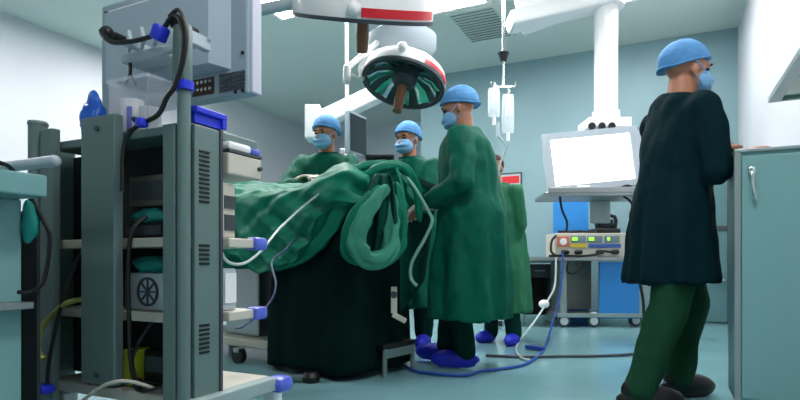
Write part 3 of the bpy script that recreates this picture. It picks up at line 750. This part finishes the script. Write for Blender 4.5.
mb = MB(); mb.cone(gq+V((.02, -.05, -.01)), gq+V((.13, -.05, -.01)), .032, .028); mb.cone(gq+V((.13, -.05, -.01)), gq+V((.17, -.05, 0)), .012); mb.build('knob', M_white, gv)
# things on the pendant shelf
tag(MB().box(P(583, 188, PZ-.24), (.10, .06, .035), None, .006).build('remote_box', M_white), 'small white box lying before the lit screen', 'box')
cable('shelf_cable', [P(600, 192, 4.5), P(618, 189, 4.5), P(628, 186, 4.52), P(636, 192, 4.52), P(642, 204, 4.5), P(640, 220, 4.5), P(634, 232, 4.5), P(640, 245, 4.52), P(638, 270, 4.6), P(643, 300, 4.7), P(644, 322, 4.8)], .013, M_black, 'black cable hanging right of the pendant shelf to the floor')
cable('shelf_cable', [P(622, 195, 4.5), P(632, 204, 4.5), P(630, 218, 4.5), P(637, 230, 4.48), P(644, 226, 4.5), P(642, 206, 4.5), P(634, 192, 4.52)], .010, M_black, 'black cable coiled below the right end of the pendant shelf')
cable('shelf_cable', [P(560, 197, 4.5), P(562, 210, 4.6), P(567, 222, 4.7), P(566, 232, 4.9)], .010, M_black, 'thin dark cable hanging before the blue board')

# ------------------------------------------------------------------ equipment table at the back with the electrosurgical unit
EZ = 5.62
def EP(px, h, z=EZ): return V(((px-400)/F*z, z, h))
tz = EYE+5*EZ/F
tt = empty('equipment_trolley', EP(588, 0), 0, 'grey equipment trolley with white casters and a blue side panel', 'trolley')
MB().span((EP(516, 0).x, EZ-.22, tz-.04), (EP(651, 0).x, EZ+.22, tz), .008).build('top', M_steel, tt, False)
MB().span((EP(556, 0).x, EZ-.16, .14), (EP(562, 0).x, EZ+.2, tz-.04)).build('leg', M_alu, tt, False)
MB().span((EP(632, 0).x, EZ-.16, .14), (EP(638, 0).x, EZ+.2, tz-.04)).build('leg', M_alu, tt, False)
MB().span((EP(562, 0).x, EZ+.14, .16), (EP(596, 0).x, EZ+.17, tz-.04)).build('back_panel', mat('grey_green_panel', (120, 128, 120), .5), tt, False)
MB().span((EP(593.5, 0).x, EZ-.17, .09), (EP(632, 0).x, EZ-.14, tz-.05), .004).build('blue_panel', M_blueboard, tt, False)
MB().span((EP(553, 0).x, EZ-.18, .10), (EP(640, 0).x, EZ+.2, .14), .004).build('bottom_rail', M_alu, tt, False)
for px, dy in ((560, -.12), (589, -.12), (633, -.05)):
    q = EP(px, .062); q.y += dy
    c = MB().cone(q+V((0, -.02, 0)), q+V((0, .02, 0)), .062, seg=24).build('caster', M_dgrey, tt)
    mb = MB(); mb.cone(q+V((0, -.03, 0)), q+V((0, .03, 0)), .040, seg=20); mb.box(q+V((0, 0, .065)), (.06, .05, .05), None, .01); mb.build('caster_hub', M_white, c)
# unit
ez0 = tz; ez1 = EYE+(CY-233)/F*(EZ-.2)
x0, x1 = EP(556, 0, EZ-.2).x, EP(625, 0, EZ-.2).x; yf = EZ-.2
es = empty('electrosurgical_unit', V(((x0+x1)/2, EZ-.05, ez0)), 0, 'cream electrosurgical unit with green displays on the back trolley', 'device')
MB().span((x0, yf, ez0), (x1+.06, EZ+.18, ez1), .01).build('casing', M_shelf, es, False)
hh = ez1-ez0
fx = lambda t: x0+(x1-x0)*t
fz = lambda t: ez0+hh*t
def fp(name, t0, t1, s0, s1, m, dy=.006): return MB().span((fx(t0), yf-dy, fz(s0)), (fx(t1), yf+.002, fz(s1)), .002).build(name, m, es, False)
fp('left_panel', .02, .19, .42, .86, mat('orange_ring', (206, 110, 80), .5))
MB().cone((fx(.105), yf-.01, fz(.64)), (fx(.105), yf, fz(.64)), .035, seg=24).build('emblem', M_white, es)
for t0 in (.21, .45, .70): fp('display_panel', t0, t0+.22, .60, .88, mat('panel_blue_grey', (112, 132, 140), .4))
M_lcd = mat('lit_green_display', (150, 230, 60), .4, emit=1.0)
for t0 in (.23, .47, .74): fp('display', t0, t0+(.08 if t0 < .7 else .04), .68, .82, M_lcd, .009)
fp('yellow_panel', .21, .44, .38, .56, mat('panel_yellow', (206, 180, 60), .5)); fp('blue_panel', .47, .94, .38, .54, mat('panel_blue', (60, 90, 160), .5))
for t0 in (.10, .29, .60, .82):
    MB().cap((fx(t0), yf-.012, fz(.2)), (fx(t0+.06), yf-.012, fz(.2)), .022, .022).build('socket', M_black, es)
# black things on the unit
ph = empty('foot_switch', V(((fx(.78)), EZ-.05, ez1)), 0, 'black foot switch lying on the electrosurgical unit', 'switch')
MB().span((fx(.60), yf+.06, ez1), (fx(.98), EZ+.14, ez1+.05), .015).build('base', M_black, ph, False)
mb = MB(); mb.tube([(fx(.66), yf+.12, ez1+.04), (fx(.66), yf+.12, ez1+.17), (fx(.92), yf+.12, ez1+.17), (fx(.92), yf+.12, ez1+.04)], .018, 8, 3); mb.box((fx(.79), yf+.13, ez1+.10), (.15, .05, .09), None, .01); mb.build('guard', M_black, ph)
cable('unit_cable', [(fx(.05), yf+.03, ez1+.013), (fx(.2), yf+.06, ez1+.014), (fx(.35), yf+.03, ez1+.015), (fx(.5), yf+.07, ez1+.014), (fx(.6), yf+.04, ez1+.02)], .016, M_black, 'black cable lying along the top of the electrosurgical unit')
cable('unit_lead', [(fx(.86), yf-.03, fz(.16)), (fx(.66), yf-.07, fz(.22)), (fx(.55), yf-.08, fz(.10)), (fx(.35), yf-.05, fz(.03)), (fx(.1), yf-.04, fz(.05)), (fx(-.12), yf-.05, fz(.04))], .012, M_black, 'black lead across the front of the electrosurgical unit')
cable('unit_lead', [(fx(.04), yf+.02, fz(.95)), (fx(-.06), yf-.01, fz(.7)), (fx(-.08), yf-.02, fz(.25)), (fx(-.02), yf-.03, fz(.06))], .012, M_black, 'black lead hanging at the left side of the electrosurgical unit')
cable('hook_cable', [EP(568, tz-.05, EZ-.23), EP(567, .57, EZ-.23), EP(570, .54, EZ-.23), EP(576, .55, EZ-.23), EP(582, .61, EZ-.23), EP(584, tz-.05, EZ-.22)], .010, M_black, 'short black cable hooked under the trolley top')
# blue board and grey locker behind
bb = MB().span((P(553, 0, 6.0).x, 5.98, .0), (P(588, 0, 6.0).x, 6.0, EYE+(CY-190)/F*6.0), .004).build('blue_board', M_blueboard, None, False)
tag(bb, 'tall blue board standing behind the electrosurgical unit', 'board')
# desk with dark knee hole left of trolley, white cabinet
DZ = 6.05
dk = empty('desk', P(535, 300, DZ), 0, 'grey desk with a dark knee space behind the trolley', 'desk')
def dspan(px0, px1, py0, py1, ya, yb, m, nm):
    return MB().span((P(px0, 0, DZ).x, ya, max(0, EYE+(CY-py1)/F*DZ)), (P(px1, 0, DZ).x, yb, EYE+(CY-py0)/F*DZ), .003).build(nm, m, dk, False)
dspan(518, 552, 258, 263, DZ-.2, DZ+.22, M_grey, 'top'); d1 = dspan(520, 551, 264, 277, DZ-.18, DZ+.2, M_dgrey, 'drawer')
dspan(519.5, 521.5, 264, 322, DZ-.18, DZ+.2, M_alu, 'side_panel'); dspan(549, 551, 264, 322, DZ-.18, DZ+.2, M_alu, 'side_panel'); dspan(522, 549, 277, 316, DZ+.15, DZ+.18, mat('dark_brown_board', (38, 30, 28), .6), 'back_panel')
MB().cap((P(531, 0, DZ).x, DZ-.19, .56), (P(540, 0, DZ).x, DZ-.19, .56), .008, .008).build('drawer_handle', M_steel, d1)
wc = empty('white_cabinet', P(508, 300, 5.5), 0, 'small white cabinet between the standing surgeon and the desk', 'cabinet')
MB().span((P(498, 0, 5.5).x, 5.5, .06), (P(519, 0, 5.5).x, 5.9, .52), .006).build('body', M_white, wc, False)
MB().span((P(500, 0, 5.5).x, 5.494, .08), (P(518, 0, 5.5).x, 5.5, .50), .003).build('door', M_grey, wc, False)
for px in (501, 516): MB().cone((P(px, 0, 5.55).x, 5.6, 0), (P(px, 0, 5.55).x, 5.6, .06), .022).build('foot', M_dgrey, wc)

# ------------------------------------------------------------------ drip rod with bags
IZ = 4.1
iv = empty('drip_rod', V((P(503.5, 0, IZ).x, IZ, EYE+(CY-120)/F*IZ)), 0, 'thin ceiling hung drip rod with a black stop', 'drip rod')
xb = P(503.5, 0, IZ).x
MB().cone((xb, IZ, EYE+(CY-88)/F*IZ), (xb, IZ, CEIL), .011, seg=12).build('rod', M_chrome, iv)
MB().cone((xb, IZ, CEIL-.04), (xb, IZ, CEIL), .05).build('ceiling_mount', M_white, iv)
q = EYE+(CY-57)/F*IZ; MB().cone((xb, IZ, q-.03), (xb, IZ, q+.03), .022, .042).build('stop', M_black, iv)
mb = MB(); q = EYE+(CY-87)/F*IZ
for s in (-1, 1): mb.tube([(xb, IZ, q), (xb+s*.05, IZ, q), (xb+s*.085, IZ, q+.012), (xb+s*.09, IZ, q+.04)], .006, 8)
mb.build('hook', M_chrome, iv)
M_bag = clear_mix('drip_bag_plastic', (236, 244, 248), .5)
def bag(name, px0, px1, py0, py1, z, label):
    c = P((px0+px1)/2, (py0+py1)/2, z); w = (px1-px0)/F*z/2; h = (py1-py0)/F*z/2
    o = empty(name, c-V((0, 0, h)), 0, label, 'drip bag', 'drip bags on the rod')
    mb = MB()
    rings = []
    for k in range(15):
        t = -1+2*k/14; th = .032*math.sqrt(max(.03, 1-t*t))*(1.15-.3*t); ww = w*(1-.12*abs(t)**6)
        rings.append([c+V((ww*math.copysign(abs(math.cos(a))**.6, math.cos(a)), th*math.copysign(abs(math.sin(a))**.8, math.sin(a)), h*t)) for a in [2*math.pi*j/24 for j in range(24)]])
    mb.loft(rings); mb.build('bag', M_bag, o)
    MB().box(c+V((0, -.034, .02)), (w*1.2, .004, h*.7), None, .001).build('print_panel', M_white, o, False)
    MB().tube([c+V((0, 0, h)), c+V((.01, 0, h+.02)), c+V((0, 0, h+.04))], .008, 8).build('hanger', M_white, o)
    MB().cone(c+V((0, 0, -h-.06)), c+V((0, 0, -h+.01)), .014).build('port', M_white, o)
    return o
bag('drip_bag', 488, 500, 88, 117, IZ-.02, 'shorter clear drip bag on the left hook of the rod')
bag('drip_bag', 502, 514, 94, 133, IZ-.01, 'longer clear drip bag on the right hook of the rod')
mb = MB(); q = P(498, 128, IZ-.03); mb.cone(q+V((0, 0, .04)), q-V((0, 0, .06)), .016); tag(mb.build('drip_chamber', M_clear), 'small clear drip chamber hanging under the left bag', 'chamber')
cable('drip_tube', [P(498, 136, IZ-.03), P(506, 146, IZ-.02), P(503, 156, IZ), P(499, 168, IZ+.02), P(497, 190, IZ+.05)], .008, M_tubec, 'clear tube running down from the drip bags')
# tubes on the floor at right of the surgeon
def FL(px, py): z = F*EYE/(py-CY); return V(((px-400)/F*z, z, .012))
cable('white_tube', [P(556, 258, 5.3), P(555, 285, 5.2), P(548, 300, 5.1), P(537, 318, 4.9), P(528, 330, 4.75), FL(520, 342), FL(516, 352), FL(522, 360), FL(530, 362)], .009, M_tubec, 'whitish tube drooping from the trolley to the floor')
tag(MB().sph(P(544, 304, 5.05), (.05, .03, .04)).build('tube_joint', M_white), 'white joint on the tube before the desk', 'joint')
cable('blue_tube', [P(563, 252, 5.36), P(562, 275, 5.3), P(559, 300, 5.2), P(552, 325, 5.0), FL(546, 346), FL(540, 356), FL(525, 366), FL(500, 371), FL(480, 373), FL(462, 377.5), FL(420, 374), FL(405, 368)], .009, mat('blue_tubing', (32, 74, 160), .4), 'blue tube running from the trolley over the floor')
tag(MB().box(FL(535, 351)+V((0, 0, .01)), (.16, .035, .03), Euler((0, 0, -.9)), .006).build('blue_clip', mat('blue_clip_mat', (24, 60, 150), .4)), 'blue clip lying on the floor beside the tubes', 'clip')
cable('floor_cable', [FL(486, 357), FL(520, 358.5), FL(560, 358), FL(600, 357.5), FL(635, 355), FL(655, 345), FL(672, 335)], .010, M_dgrey, 'dark cable lying straight across the floor to the right')

# ------------------------------------------------------------------ right foreground cabinet and wall cabinet
CZ = 2.22
ca = P(735, 0, CZ); cw0, cu0 = ca.x*W.x+ca.y*W.y, ca.x*U.x+ca.y*U.y
cb_ = empty('base_cabinet', R(cw0+.2, cu0+.15), TH, 'aqua metal cabinet with a pale handle at the right edge', 'cabinet')
ch = EYE+(CY-150)/F*CZ; c1_ = WR-.004
MB(MR).span((cw0, cu0, .09), (c1_, cu0+.26, ch-.012)).build('body', M_cab, cb_, False)
MB(MR).span((cw0-.004, cu0-.012, ch-.014), (c1_, cu0+.265, ch), .003).build('top', M_alu, cb_, False)
dr = MB(MR).span((cw0+.022, cu0-.014, .105), (c1_-.02, cu0, ch-.03), .003).build('door', M_cab, cb_, False)
MB(MR).span((cw0-.003, cu0-.013, .085), (cw0+.018, cu0, ch-.014)).build('edge_strip', M_alu, cb_, False)
hx = cw0+.055
mb = MB(MR); mb.tube([(hx, cu0-.012, ch-.09), (hx, cu0-.040, ch-.10), (hx+.002, cu0-.042, ch-.14), (hx+.006, cu0-.042, ch-.18), (hx+.012, cu0-.034, ch-.205), (hx+.014, cu0-.012, ch-.21)], .007, 10)
mb.box((hx, cu0-.026, ch-.092), (.022, .028, .028), None, .004); mb.build('handle', M_chrome, dr)
for x in (cw0+.05, c1_-.06):
    for yy in (.04, .22): MB(MR).cone((x, cu0+yy, 0), (x, cu0+yy, .09), .018).build('foot', M_dgrey, cb_)
# wall cabinet: underside of green glass in a grey frame
wz = 2.75; cc = P(768, 103, wz); ww, wu, wh = cc.x*W.x+cc.y*W.y, cc.x*U.x+cc.y*U.y, cc.z
wc2 = empty('wall_shelf', R((ww+WR)/2, wu-.3, wh), TH, 'green glass wall shelf in a grey frame at the top right edge', 'shelf')
y0_, y1_ = wu-.85, wu
mb = MB(MR); f = .05
mb.span((ww, y0_, wh), (ww+f, y1_, wh+.025)); mb.span((ww+f, y1_-f*.5, wh), (WR-.003, y1_, wh+.025)); mb.span((ww+f, y0_, wh), (WR-.003, y0_+f, wh+.025))
mb.build('frame', M_alu, wc2, False)
MB(MR).span((ww+f, y0_+f, wh+.012), (WR-.003, y1_-f*.5, wh+.022)).build('glass_panel', M_greeng, wc2, False)

# ------------------------------------------------------------------ people
def ik(a, c, l1, l2, pole):
    d = c-a; D = min(d.length, (l1+l2)*.995); dn = d.normalized(); c = a+dn*D
    x = (l1*l1-l2*l2+D*D)/(2*D); h = math.sqrt(max(0, l1*l1-x*x))
    p = pole-dn*pole.dot(dn); p = p.normalized() if p.length > 1e-4 else dn.orthogonal().normalized()
    return a+dn*x+p*h, c
def hand(mb, wrist, fdir, palm_n, r=1.0, curl=.6, side=1):
    """five separate fingers; fdir = along the hand, palm_n = out of the palm, side +1 thumb towards fdir x palm_n"""
    f = fdir.normalized(); n = (palm_n-f*palm_n.dot(f)).normalized(); s = f.cross(n)*side
    M = Matrix((s, f, n)).transposed().to_4x4(); M.translation = wrist
    mb.sph(wrist+f*.045*r, (.040*r, .052*r, .016*r), rot=M.to_3x3().to_4x4(), seg=18, rings=12)
    mb.cap(wrist-f*.02, wrist+f*.02*r, .026*r, .028*r)
    for k, (off, L) in enumerate(((.030, .074), (.010, .082), (-.010, .076), (-.029, .060))):
        p = wrist+f*(.082-.004*abs(k-1))*r+s*off*r
        a = curl*.5; q = p
        for j, ln in enumerate((.45, .32, .23)):
            dd = (f*math.cos(a)+n*math.sin(a)+s*off*1.5).normalized(); q2 = q+dd*L*ln*r
            mb.cap(q, q2, (.0098-.0009*j)*r, (.0092-.0009*j)*r, 10); q = q2; a += curl*.6
    p = wrist+f*.030*r+s*.030*r; q = p+(f*.5+s*.8+n*.25).normalized()*.040*r; q2 = q+(f*.85+s*.35+n*.4).normalized()*.032*r
    mb.cap(p, q, .014*r, .0115*r, 10); mb.cap(q, q2, .0112*r, .0095*r, 10)

def person(label, pos, face, H=1.7, lean=8, tilt=0, yaw=0, pitch=10, hands=None, feet=None, gown=None, top=M_gown, legs=M_scrub, hem=.31,
           cap=M_capb, mask=M_mask, glove=None, shoe=None, palm=(V((0, 0, -1)), V((0, 0, -1))), poles=None, girth=1.0, pelvis_dz=0, headfwd=0, roll=0, group=None):
    s = H/1.7
    rz = math.atan2(face[1], face[0])-math.pi/2
    o = empty('person', V((pos[0], pos[1], 0)), rz, label, 'person', group)
    M = WM[o]; Mi = M.inverted()
    le, ti = math.radians(lean), math.radians(tilt)
    sp = V((math.sin(ti), math.sin(le)*math.cos(ti), math.cos(le)*math.cos(ti)))
    fw = V((0, math.cos(le), -math.sin(le))); rt = V((1, 0, 0)); rt = (rt-sp*rt.dot(sp)).normalized(); fw = sp.cross(rt)
    pel = V((0, 0, (.92+pelvis_dz)*s)); chest = pel+sp*.30*s; nb = pel+sp*.53*s; sh = pel+sp*.465*s
    nk = (sp*.6+V((0, 0, .6))+V((0, .12, 0))).normalized()
    hb = nb+nk*.05*s; hc = hb+V((0, .03+headfwd, .085))*s
    Hm = (Matrix.Translation(hc) @ Matrix.Rotation(math.radians(yaw), 4, 'Z') @ Matrix.Rotation(-math.radians(pitch), 4, 'X') @ Matrix.Rotation(math.radians(roll), 4, 'Y'))
    k = s
    def hp(x, y, z): return Hm @ V((x*k, y*k, z*k))
    Hr = Hm.to_3x3().to_4x4()
    b = MB(M); body = b
    b.sph(hp(0, -.012, .028), (.076*k, .096*k, .086*k), Hr); b.sph(hp(0, .022, -.035), (.060*k, .068*k, .080*k), Hr); b.sph(hp(0, .045, -.082), (.036*k, .034*k, .03*k), Hr)
    b.cap(hp(0, .088, .012), hp(0, .108, -.026), .010*k, .015*k); b.sph(hp(0, .075, .032), (.055*k, .022*k, .016*k), Hr)
    b.sph(hp(0, .088, -.058), (.024*k, .012*k, .010*k), Hr)
    for x in (-1, 1): b.sph(hp(x*.076, -.008, -.012), (.010*k, .02*k, .032*k), Hr)
    b.cap(nb-sp*.03*s, hb+V((0, 0, .03)), .058*s, .054*s)
    def ring(c, rx, ry, n=28): return [c+rt*rx*math.cos(2*math.pi*i/n)+fw*ry*math.sin(2*math.pi*i/n) for i in range(n)]
    b.loft([ring(pel-sp*.06*s, .13*s, .09*s), ring(pel+sp*.02*s, .155*s, .105*s), ring(pel+sp*.15*s, .13*s, .09*s), ring(chest, .15*s, .105*s), ring(sh, .15*s, .085*s), ring(nb, .06*s, .055*s)])
    # arms
    A = []
    hands = hands or (None, None); poles = poles or (V((-.5, -.3, -1)), V((.5, -.3, -1)))
    for i, sd in enumerate((-1, 1)):
        shp = sh+rt*sd*.175*s-sp*.02*s
        tgt = Mi @ hands[i] if hands[i] is not None else shp+V((sd*.06, .05, -.52))*s
        el, wr = ik(shp, tgt, .29*s, .26*s, poles[i])
        A.append((shp, el, wr))
        b.cap(shp, el, .05*s, .042*s); b.cap(el, wr, .041*s, .028*s)
        pn = palm[i]; fd = (wr-el).normalized()
        if abs(fd.dot(pn.normalized())) > .93: pn = V((0, 1, .2))
        hand(b, wr+fd*.01, fd, pn, s, .55, side=(1 if sd < 0 else -1)*(1))
    # legs
    Lg = []
    feet = feet or (V((-.11, .03, 0)), V((.11, .0, 0)))
    for i, sd in enumerate((-1, 1)):
        hip = pel+V((sd*.085*s, 0, -.04*s)); ft = feet[i]
        an = V((ft.x, ft.y, ft.z+.085*s)); kn, an = ik(hip, an, .402*s, .402*s, V((0, 1, 0)))
        Lg.append((hip, kn, an, ft)); b.cap(hip, kn, .078*s, .055*s); b.cap(kn, an, .052*s, .038*s)
        b.cap(V((an.x, an.y-.03, an.z-.045*s)), V((an.x+sd*.015, an.y+.14*s, an.z-.058*s)), .034*s, .026*s)
    bo = b.build('body', M_skin, o); remeshed(bo, .0075, 2)
    bo.data.materials.clear(); bo.data.materials.append(M_skin)
    # eyes and brows
    for x in (-1, 1):
        e = MB(M).sph(hp(x*.030, .083, .012), (.012*k, .008*k, .006*k), Hr, 12, 8).build('eye', M_eye, bo)
        e = MB(M).sph(hp(x*.030, .092, .033), (.020*k, .006*k, .005*k), Hr, 12, 8).build('eyebrow', M_hair, bo)
    # cap
    if cap:
        def ed(co):
            zl = .012*k+.42*(co.y if co.y > -.085*k else -.085*k)
            if co.z < zl-.028*k: co = V((co.x, co.y, zl-.028*k))
            n = noise.noise(co*40/k)*.006
            return co*(1+n/.1*.6)
        cp = MB(M).sph(hp(0, -.020, .036), (.096*k, .118*k, .106*k), Hr, 36, 26, ed).build('cap', cap, o, True, 0)
        bd = MB(M); n = 40
        bd.tube([hp(.0925*math.cos(2*math.pi*i/n), -.020+.114*math.sin(2*math.pi*i/n), .034+.42*max(-.085, .114*math.sin(2*math.pi*i/n))-.012) for i in range(n+1)], .006*k, 8, 1); bd.build('cap_band', cap, cp)
    else:
        def ed(co):
            lim = .05*k if co.y > 0 else -.05*k
            if co.z < lim: co = V((co.x, min(co.y, .0) if co.y > 0 else co.y, lim))
            return co
        cp = MB(M).sph(hp(0, -.022, .030), (.086*k, .104*k, .095*k), Hr, 30, 22, ed).build('hair', M_hair, o, True, 0)
        MB(M).sph(hp(0, -.125, .02), .042*k).build('hair_bun', M_hair, cp)
    if mask:
        def ed(co):
            q = V(co); f = max(0, q.y)/.06
            q.y += .006*math.sin(q.z/k*170)*min(1, f); 
            if q.y < -.035*k: q.y = -.035*k
            return q
        mk = MB(M).sph(hp(0, .062, -.046), (.070*k, .062*k, .058*k), Hr, 30, 24, ed).build('mask', mask, o, True, 0)
        for x in (-1, 1):
            MB(M).tube([hp(x*.064, .06, -.02), hp(x*.078, .02, .0), hp(x*.086, -.02, .022)], .0028*k, 6, 4).build('mask_strap', mask, mk)
            MB(M).tube([hp(x*.062, .05, -.075), hp(x*.074, .01, -.05), hp(x*.080, -.02, -.02)], .0028*k, 6, 4).build('mask_strap', mask, mk)
    # upper garment
    gm = MB(M); G = girth
    if gown:
        kc = (Lg[0][1]+Lg[1][1])/2
        hc_ = V((kc.x*.7, kc.y*.5-.02, hem*s))
        hx = V((.255*s*G, 0, 0)); 
        def hr(c, rx, ry): return [c+V((rx*math.cos(2*math.pi*i/28), ry*math.sin(2*math.pi*i/28), 0)) for i in range(28)]
        mid = hc_.lerp(pel, .5)
        gm.loft([hr(hc_, .262*s*G, .225*s*G), hr(hc_.lerp(pel, .08), .26*s*G, .225*s*G), hr(mid, .245*s*G, .21*s*G), ring(pel, .225*s*G, .19*s*G), ring(pel+sp*.16*s, .205*s*G, .17*s*G), ring(chest, .21*s*G, .165*s*G),
                 ring(sh-sp*.03*s, .195*s*G, .135*s*G), ring(sh+sp*.045*s, .15*s, .105*s), ring(nb+sp*.012*s, .078*s, .078*s)])
    else:
        gm.loft([ring(pel-sp*.09*s, .19*s*G, .145*s*G), ring(pel, .19*s*G, .145*s*G), ring(pel+sp*.16*s, .175*s*G, .135*s*G), ring(chest, .19*s*G, .14*s*G), ring(sh-sp*.03*s, .185*s*G, .12*s*G), ring(sh+sp*.045*s, .14*s, .10*s), ring(nb+sp*.01*s, .074*s, .074*s)])
    for i, (a, e, w) in enumerate(A):
        fd = (w-e)
        gm.cap(a, e, .082*s, .070*s); gm.cap(e, e+fd*.88 if gown or glove else e+fd*.30, .068*s, (.048 if gown or glove else .066)*s)
    seed = pos[0]*7+pos[1]*3
    def fold(co, n):
        a = math.atan2(co.y, co.x)
        low = ss(1.25*s, .4*s, co.z) if gown else .3
        f = math.sin(a*9+seed+2.5*noise.noise(V((co.x*2, co.y*2, co.z*1.2+seed))))*.016*low*(abs(n.z) < .7)
        f += noise.noise(V((co.x*7, co.y*7, co.z*3.0+seed)))*.019+noise.noise(V((co.x*18, co.y*18, co.z*9+seed)))*.011
        return f
    go = gm.build('gown' if gown else 'top', top, o); remeshed(go, .013, 3, fold)
    go.data.materials.clear(); go.data.materials.append(top)
    if gown:
        b2 = MB(M)
        b2.tube([nb+rt*.077*s*math.cos(t)+fw*.077*s*math.sin(t)+sp*.004 for t in [2*math.pi*i/24 for i in range(25)]], .007*s, 8, 1)
        b2.build('collar', top, go)
    # trousers
    tm = MB(M)
    tm.loft([ring(pel-sp*.10*s, .165*s, .12*s), ring(pel+sp*.03*s, .165*s, .12*s)])
    for hip, kn, an, ft in Lg:
        tm.cap(hip, kn, .105*s, .085*s); tm.cap(kn, an+(kn-an)*.02, .085*s, .068*s)
    to = tm.build('trousers', legs, o)
    remeshed(to, .013, 3, lambda co, n: noise.noise(V((co.x*9, co.y*9, co.z*5+seed)))*.016+noise.noise(V((co.x*24, co.y*24, co.z*10+seed)))*.006)
    to.data.materials.clear(); to.data.materials.append(legs)
    for i, (hip, kn, an, ft) in enumerate(Lg):
        sd = (-1, 1)[i]
        sm_ = MB(M)
        base = V((an.x, an.y, an.z-.085*s))
        def ed(co):
            if co.z < -.045*s: co = V((co.x, co.y, -.045*s))
            return co*(1+.08*noise.noise(co*30))
        sm_.sph(base+V((sd*.012, .065*s, .048*s)), (.056*s, .150*s, .062*s), Matrix.Rotation(-sd*.12, 4, 'Z'), 24, 16, ed)
        sm_.sph(base+V((0, -.005, .085*s)), (.055*s, .062*s, .055*s), None, 20, 12)
        sm_.build('shoe_cover' if shoe is not None else 'shoe', shoe or M_black, o, True, 0)
    if glove:
        for i, (a, e, w) in enumerate(A):
            gl = MB(M); fd = (w-e).normalized(); pn = palm[i]
            if abs(fd.dot(pn.normalized())) > .93: pn = V((0, 1, .2))
            gl.cap(w-fd*.07*s, w+fd*.005, .042*s, .034*s); hand(gl, w+fd*.01, fd, pn, s*1.07, .55, side=(1 if i == 0 else -1))
            x = gl.build('glove', glove, o); remeshed(x, .005, 1); x.data.materials.clear(); x.data.materials.append(glove)
    return o

# the standing surgeon in the centre
sx, sy = P(473, 0, 3.3).x, 3.34
person('surgeon standing at the table end in a long green gown and blue shoe covers', (sx, sy), (-.93, .32), 1.70, lean=5, yaw=8, pitch=20, gown=True, top=M_gown, legs=M_scrub,
       hands=(P(428, 203, 3.22), P(430, 206, 3.46)), feet=(V((.02, .05, 0)), V((.12, .20, 0))), shoe=M_shoe, glove=M_glove, girth=1.10, palm=(V((0, .3, -1)), V((0, .3, -1))))
# assistant in the middle
person('masked assistant in blue cap standing behind the middle of the draped table', (P(412, 0, 4.25).x, 4.28), (-.35, -.95), 1.70, lean=7, yaw=-14, pitch=12, gown=True, top=M_gown, legs=M_scrub,
       hands=(P(404, 196, 3.85), P(432, 200, 3.85)), shoe=M_shoe, glove=M_glove)
# assistant on the left
person('masked assistant on the left leaning over the drape behind the table', (P(329, 0, 4.2).x, 4.28), (-.12, -.99), 1.74, lean=10, yaw=-22, pitch=14, gown=True, top=M_gown, legs=M_scrub,
       hands=(P(321, 180, 3.92), P(311, 182, 3.92)), shoe=M_shoe, glove=M_glove, girth=1.02, poles=(V((-1, -.1, -.5)), V((1, -.1, -.5))))
# nurse behind the surgeon
person('nurse with dark hair bending half hidden behind the standing surgeon', (P(503, 0, 4.45).x, 4.45), (-.6, -.8), 1.50, lean=16, pitch=25, gown=True, top=mat('nurse_gown_cloth', (26, 104, 70), .65, bump=.3, bscale=30, var=.12), legs=M_scrub,
       hands=(P(511, 252, 4.36), None), cap=None, mask=None, shoe=M_shoe, girth=.98, hem=.28)
# passer-by at the right, stepping towards the cabinet
gz = 2.54
person('passing staff member in a long dark coat and green trousers striding beside the cabinet', (P(670, 0, gz).x, gz), (.97, .10), 1.68, lean=5, yaw=0, pitch=8, gown=True, hem=.56, top=M_dark, legs=M_olive,
       hands=(P(738, 156, gz+.12), P(722, 152, gz-.02)), feet=(V((-.10, .10, 0)), V((.10, -.22, 0))), shoe=None, girth=.86, pelvis_dz=-.03, poles=(V((-.5, -.3, -1)), V((.6, -.3, -1))), palm=(V((0, .2, -1)), V((0, .2, -1))))

# ------------------------------------------------------------------ camera, world, render look
cam = bpy.data.cameras.new('camera'); co = bpy.data.objects.new('camera', cam); C.objects.link(co)
cam.sensor_fit = 'HORIZONTAL'; cam.sensor_width = 36; cam.lens = F/800*36; cam.shift_y = (CY-200)/800; cam.clip_start = .05
co.location = (0, 0, EYE); co.rotation_euler = (math.pi/2, 0, 0)
sc_ = bpy.context.scene; sc_.camera = co
w_ = bpy.data.worlds.new('world'); sc_.world = w_; w_.use_nodes = True
w_.node_tree.nodes['Background'].inputs['Color'].default_value = (.55, .75, .8, 1); w_.node_tree.nodes['Background'].inputs['Strength'].default_value = .2
sc_.view_settings.view_transform = 'Standard'; sc_.view_settings.look = 'None'; sc_.view_settings.exposure = .22; sc_.view_settings.gamma = 1
sc_.cycles.max_bounces = 8; sc_.cycles.use_denoising = True
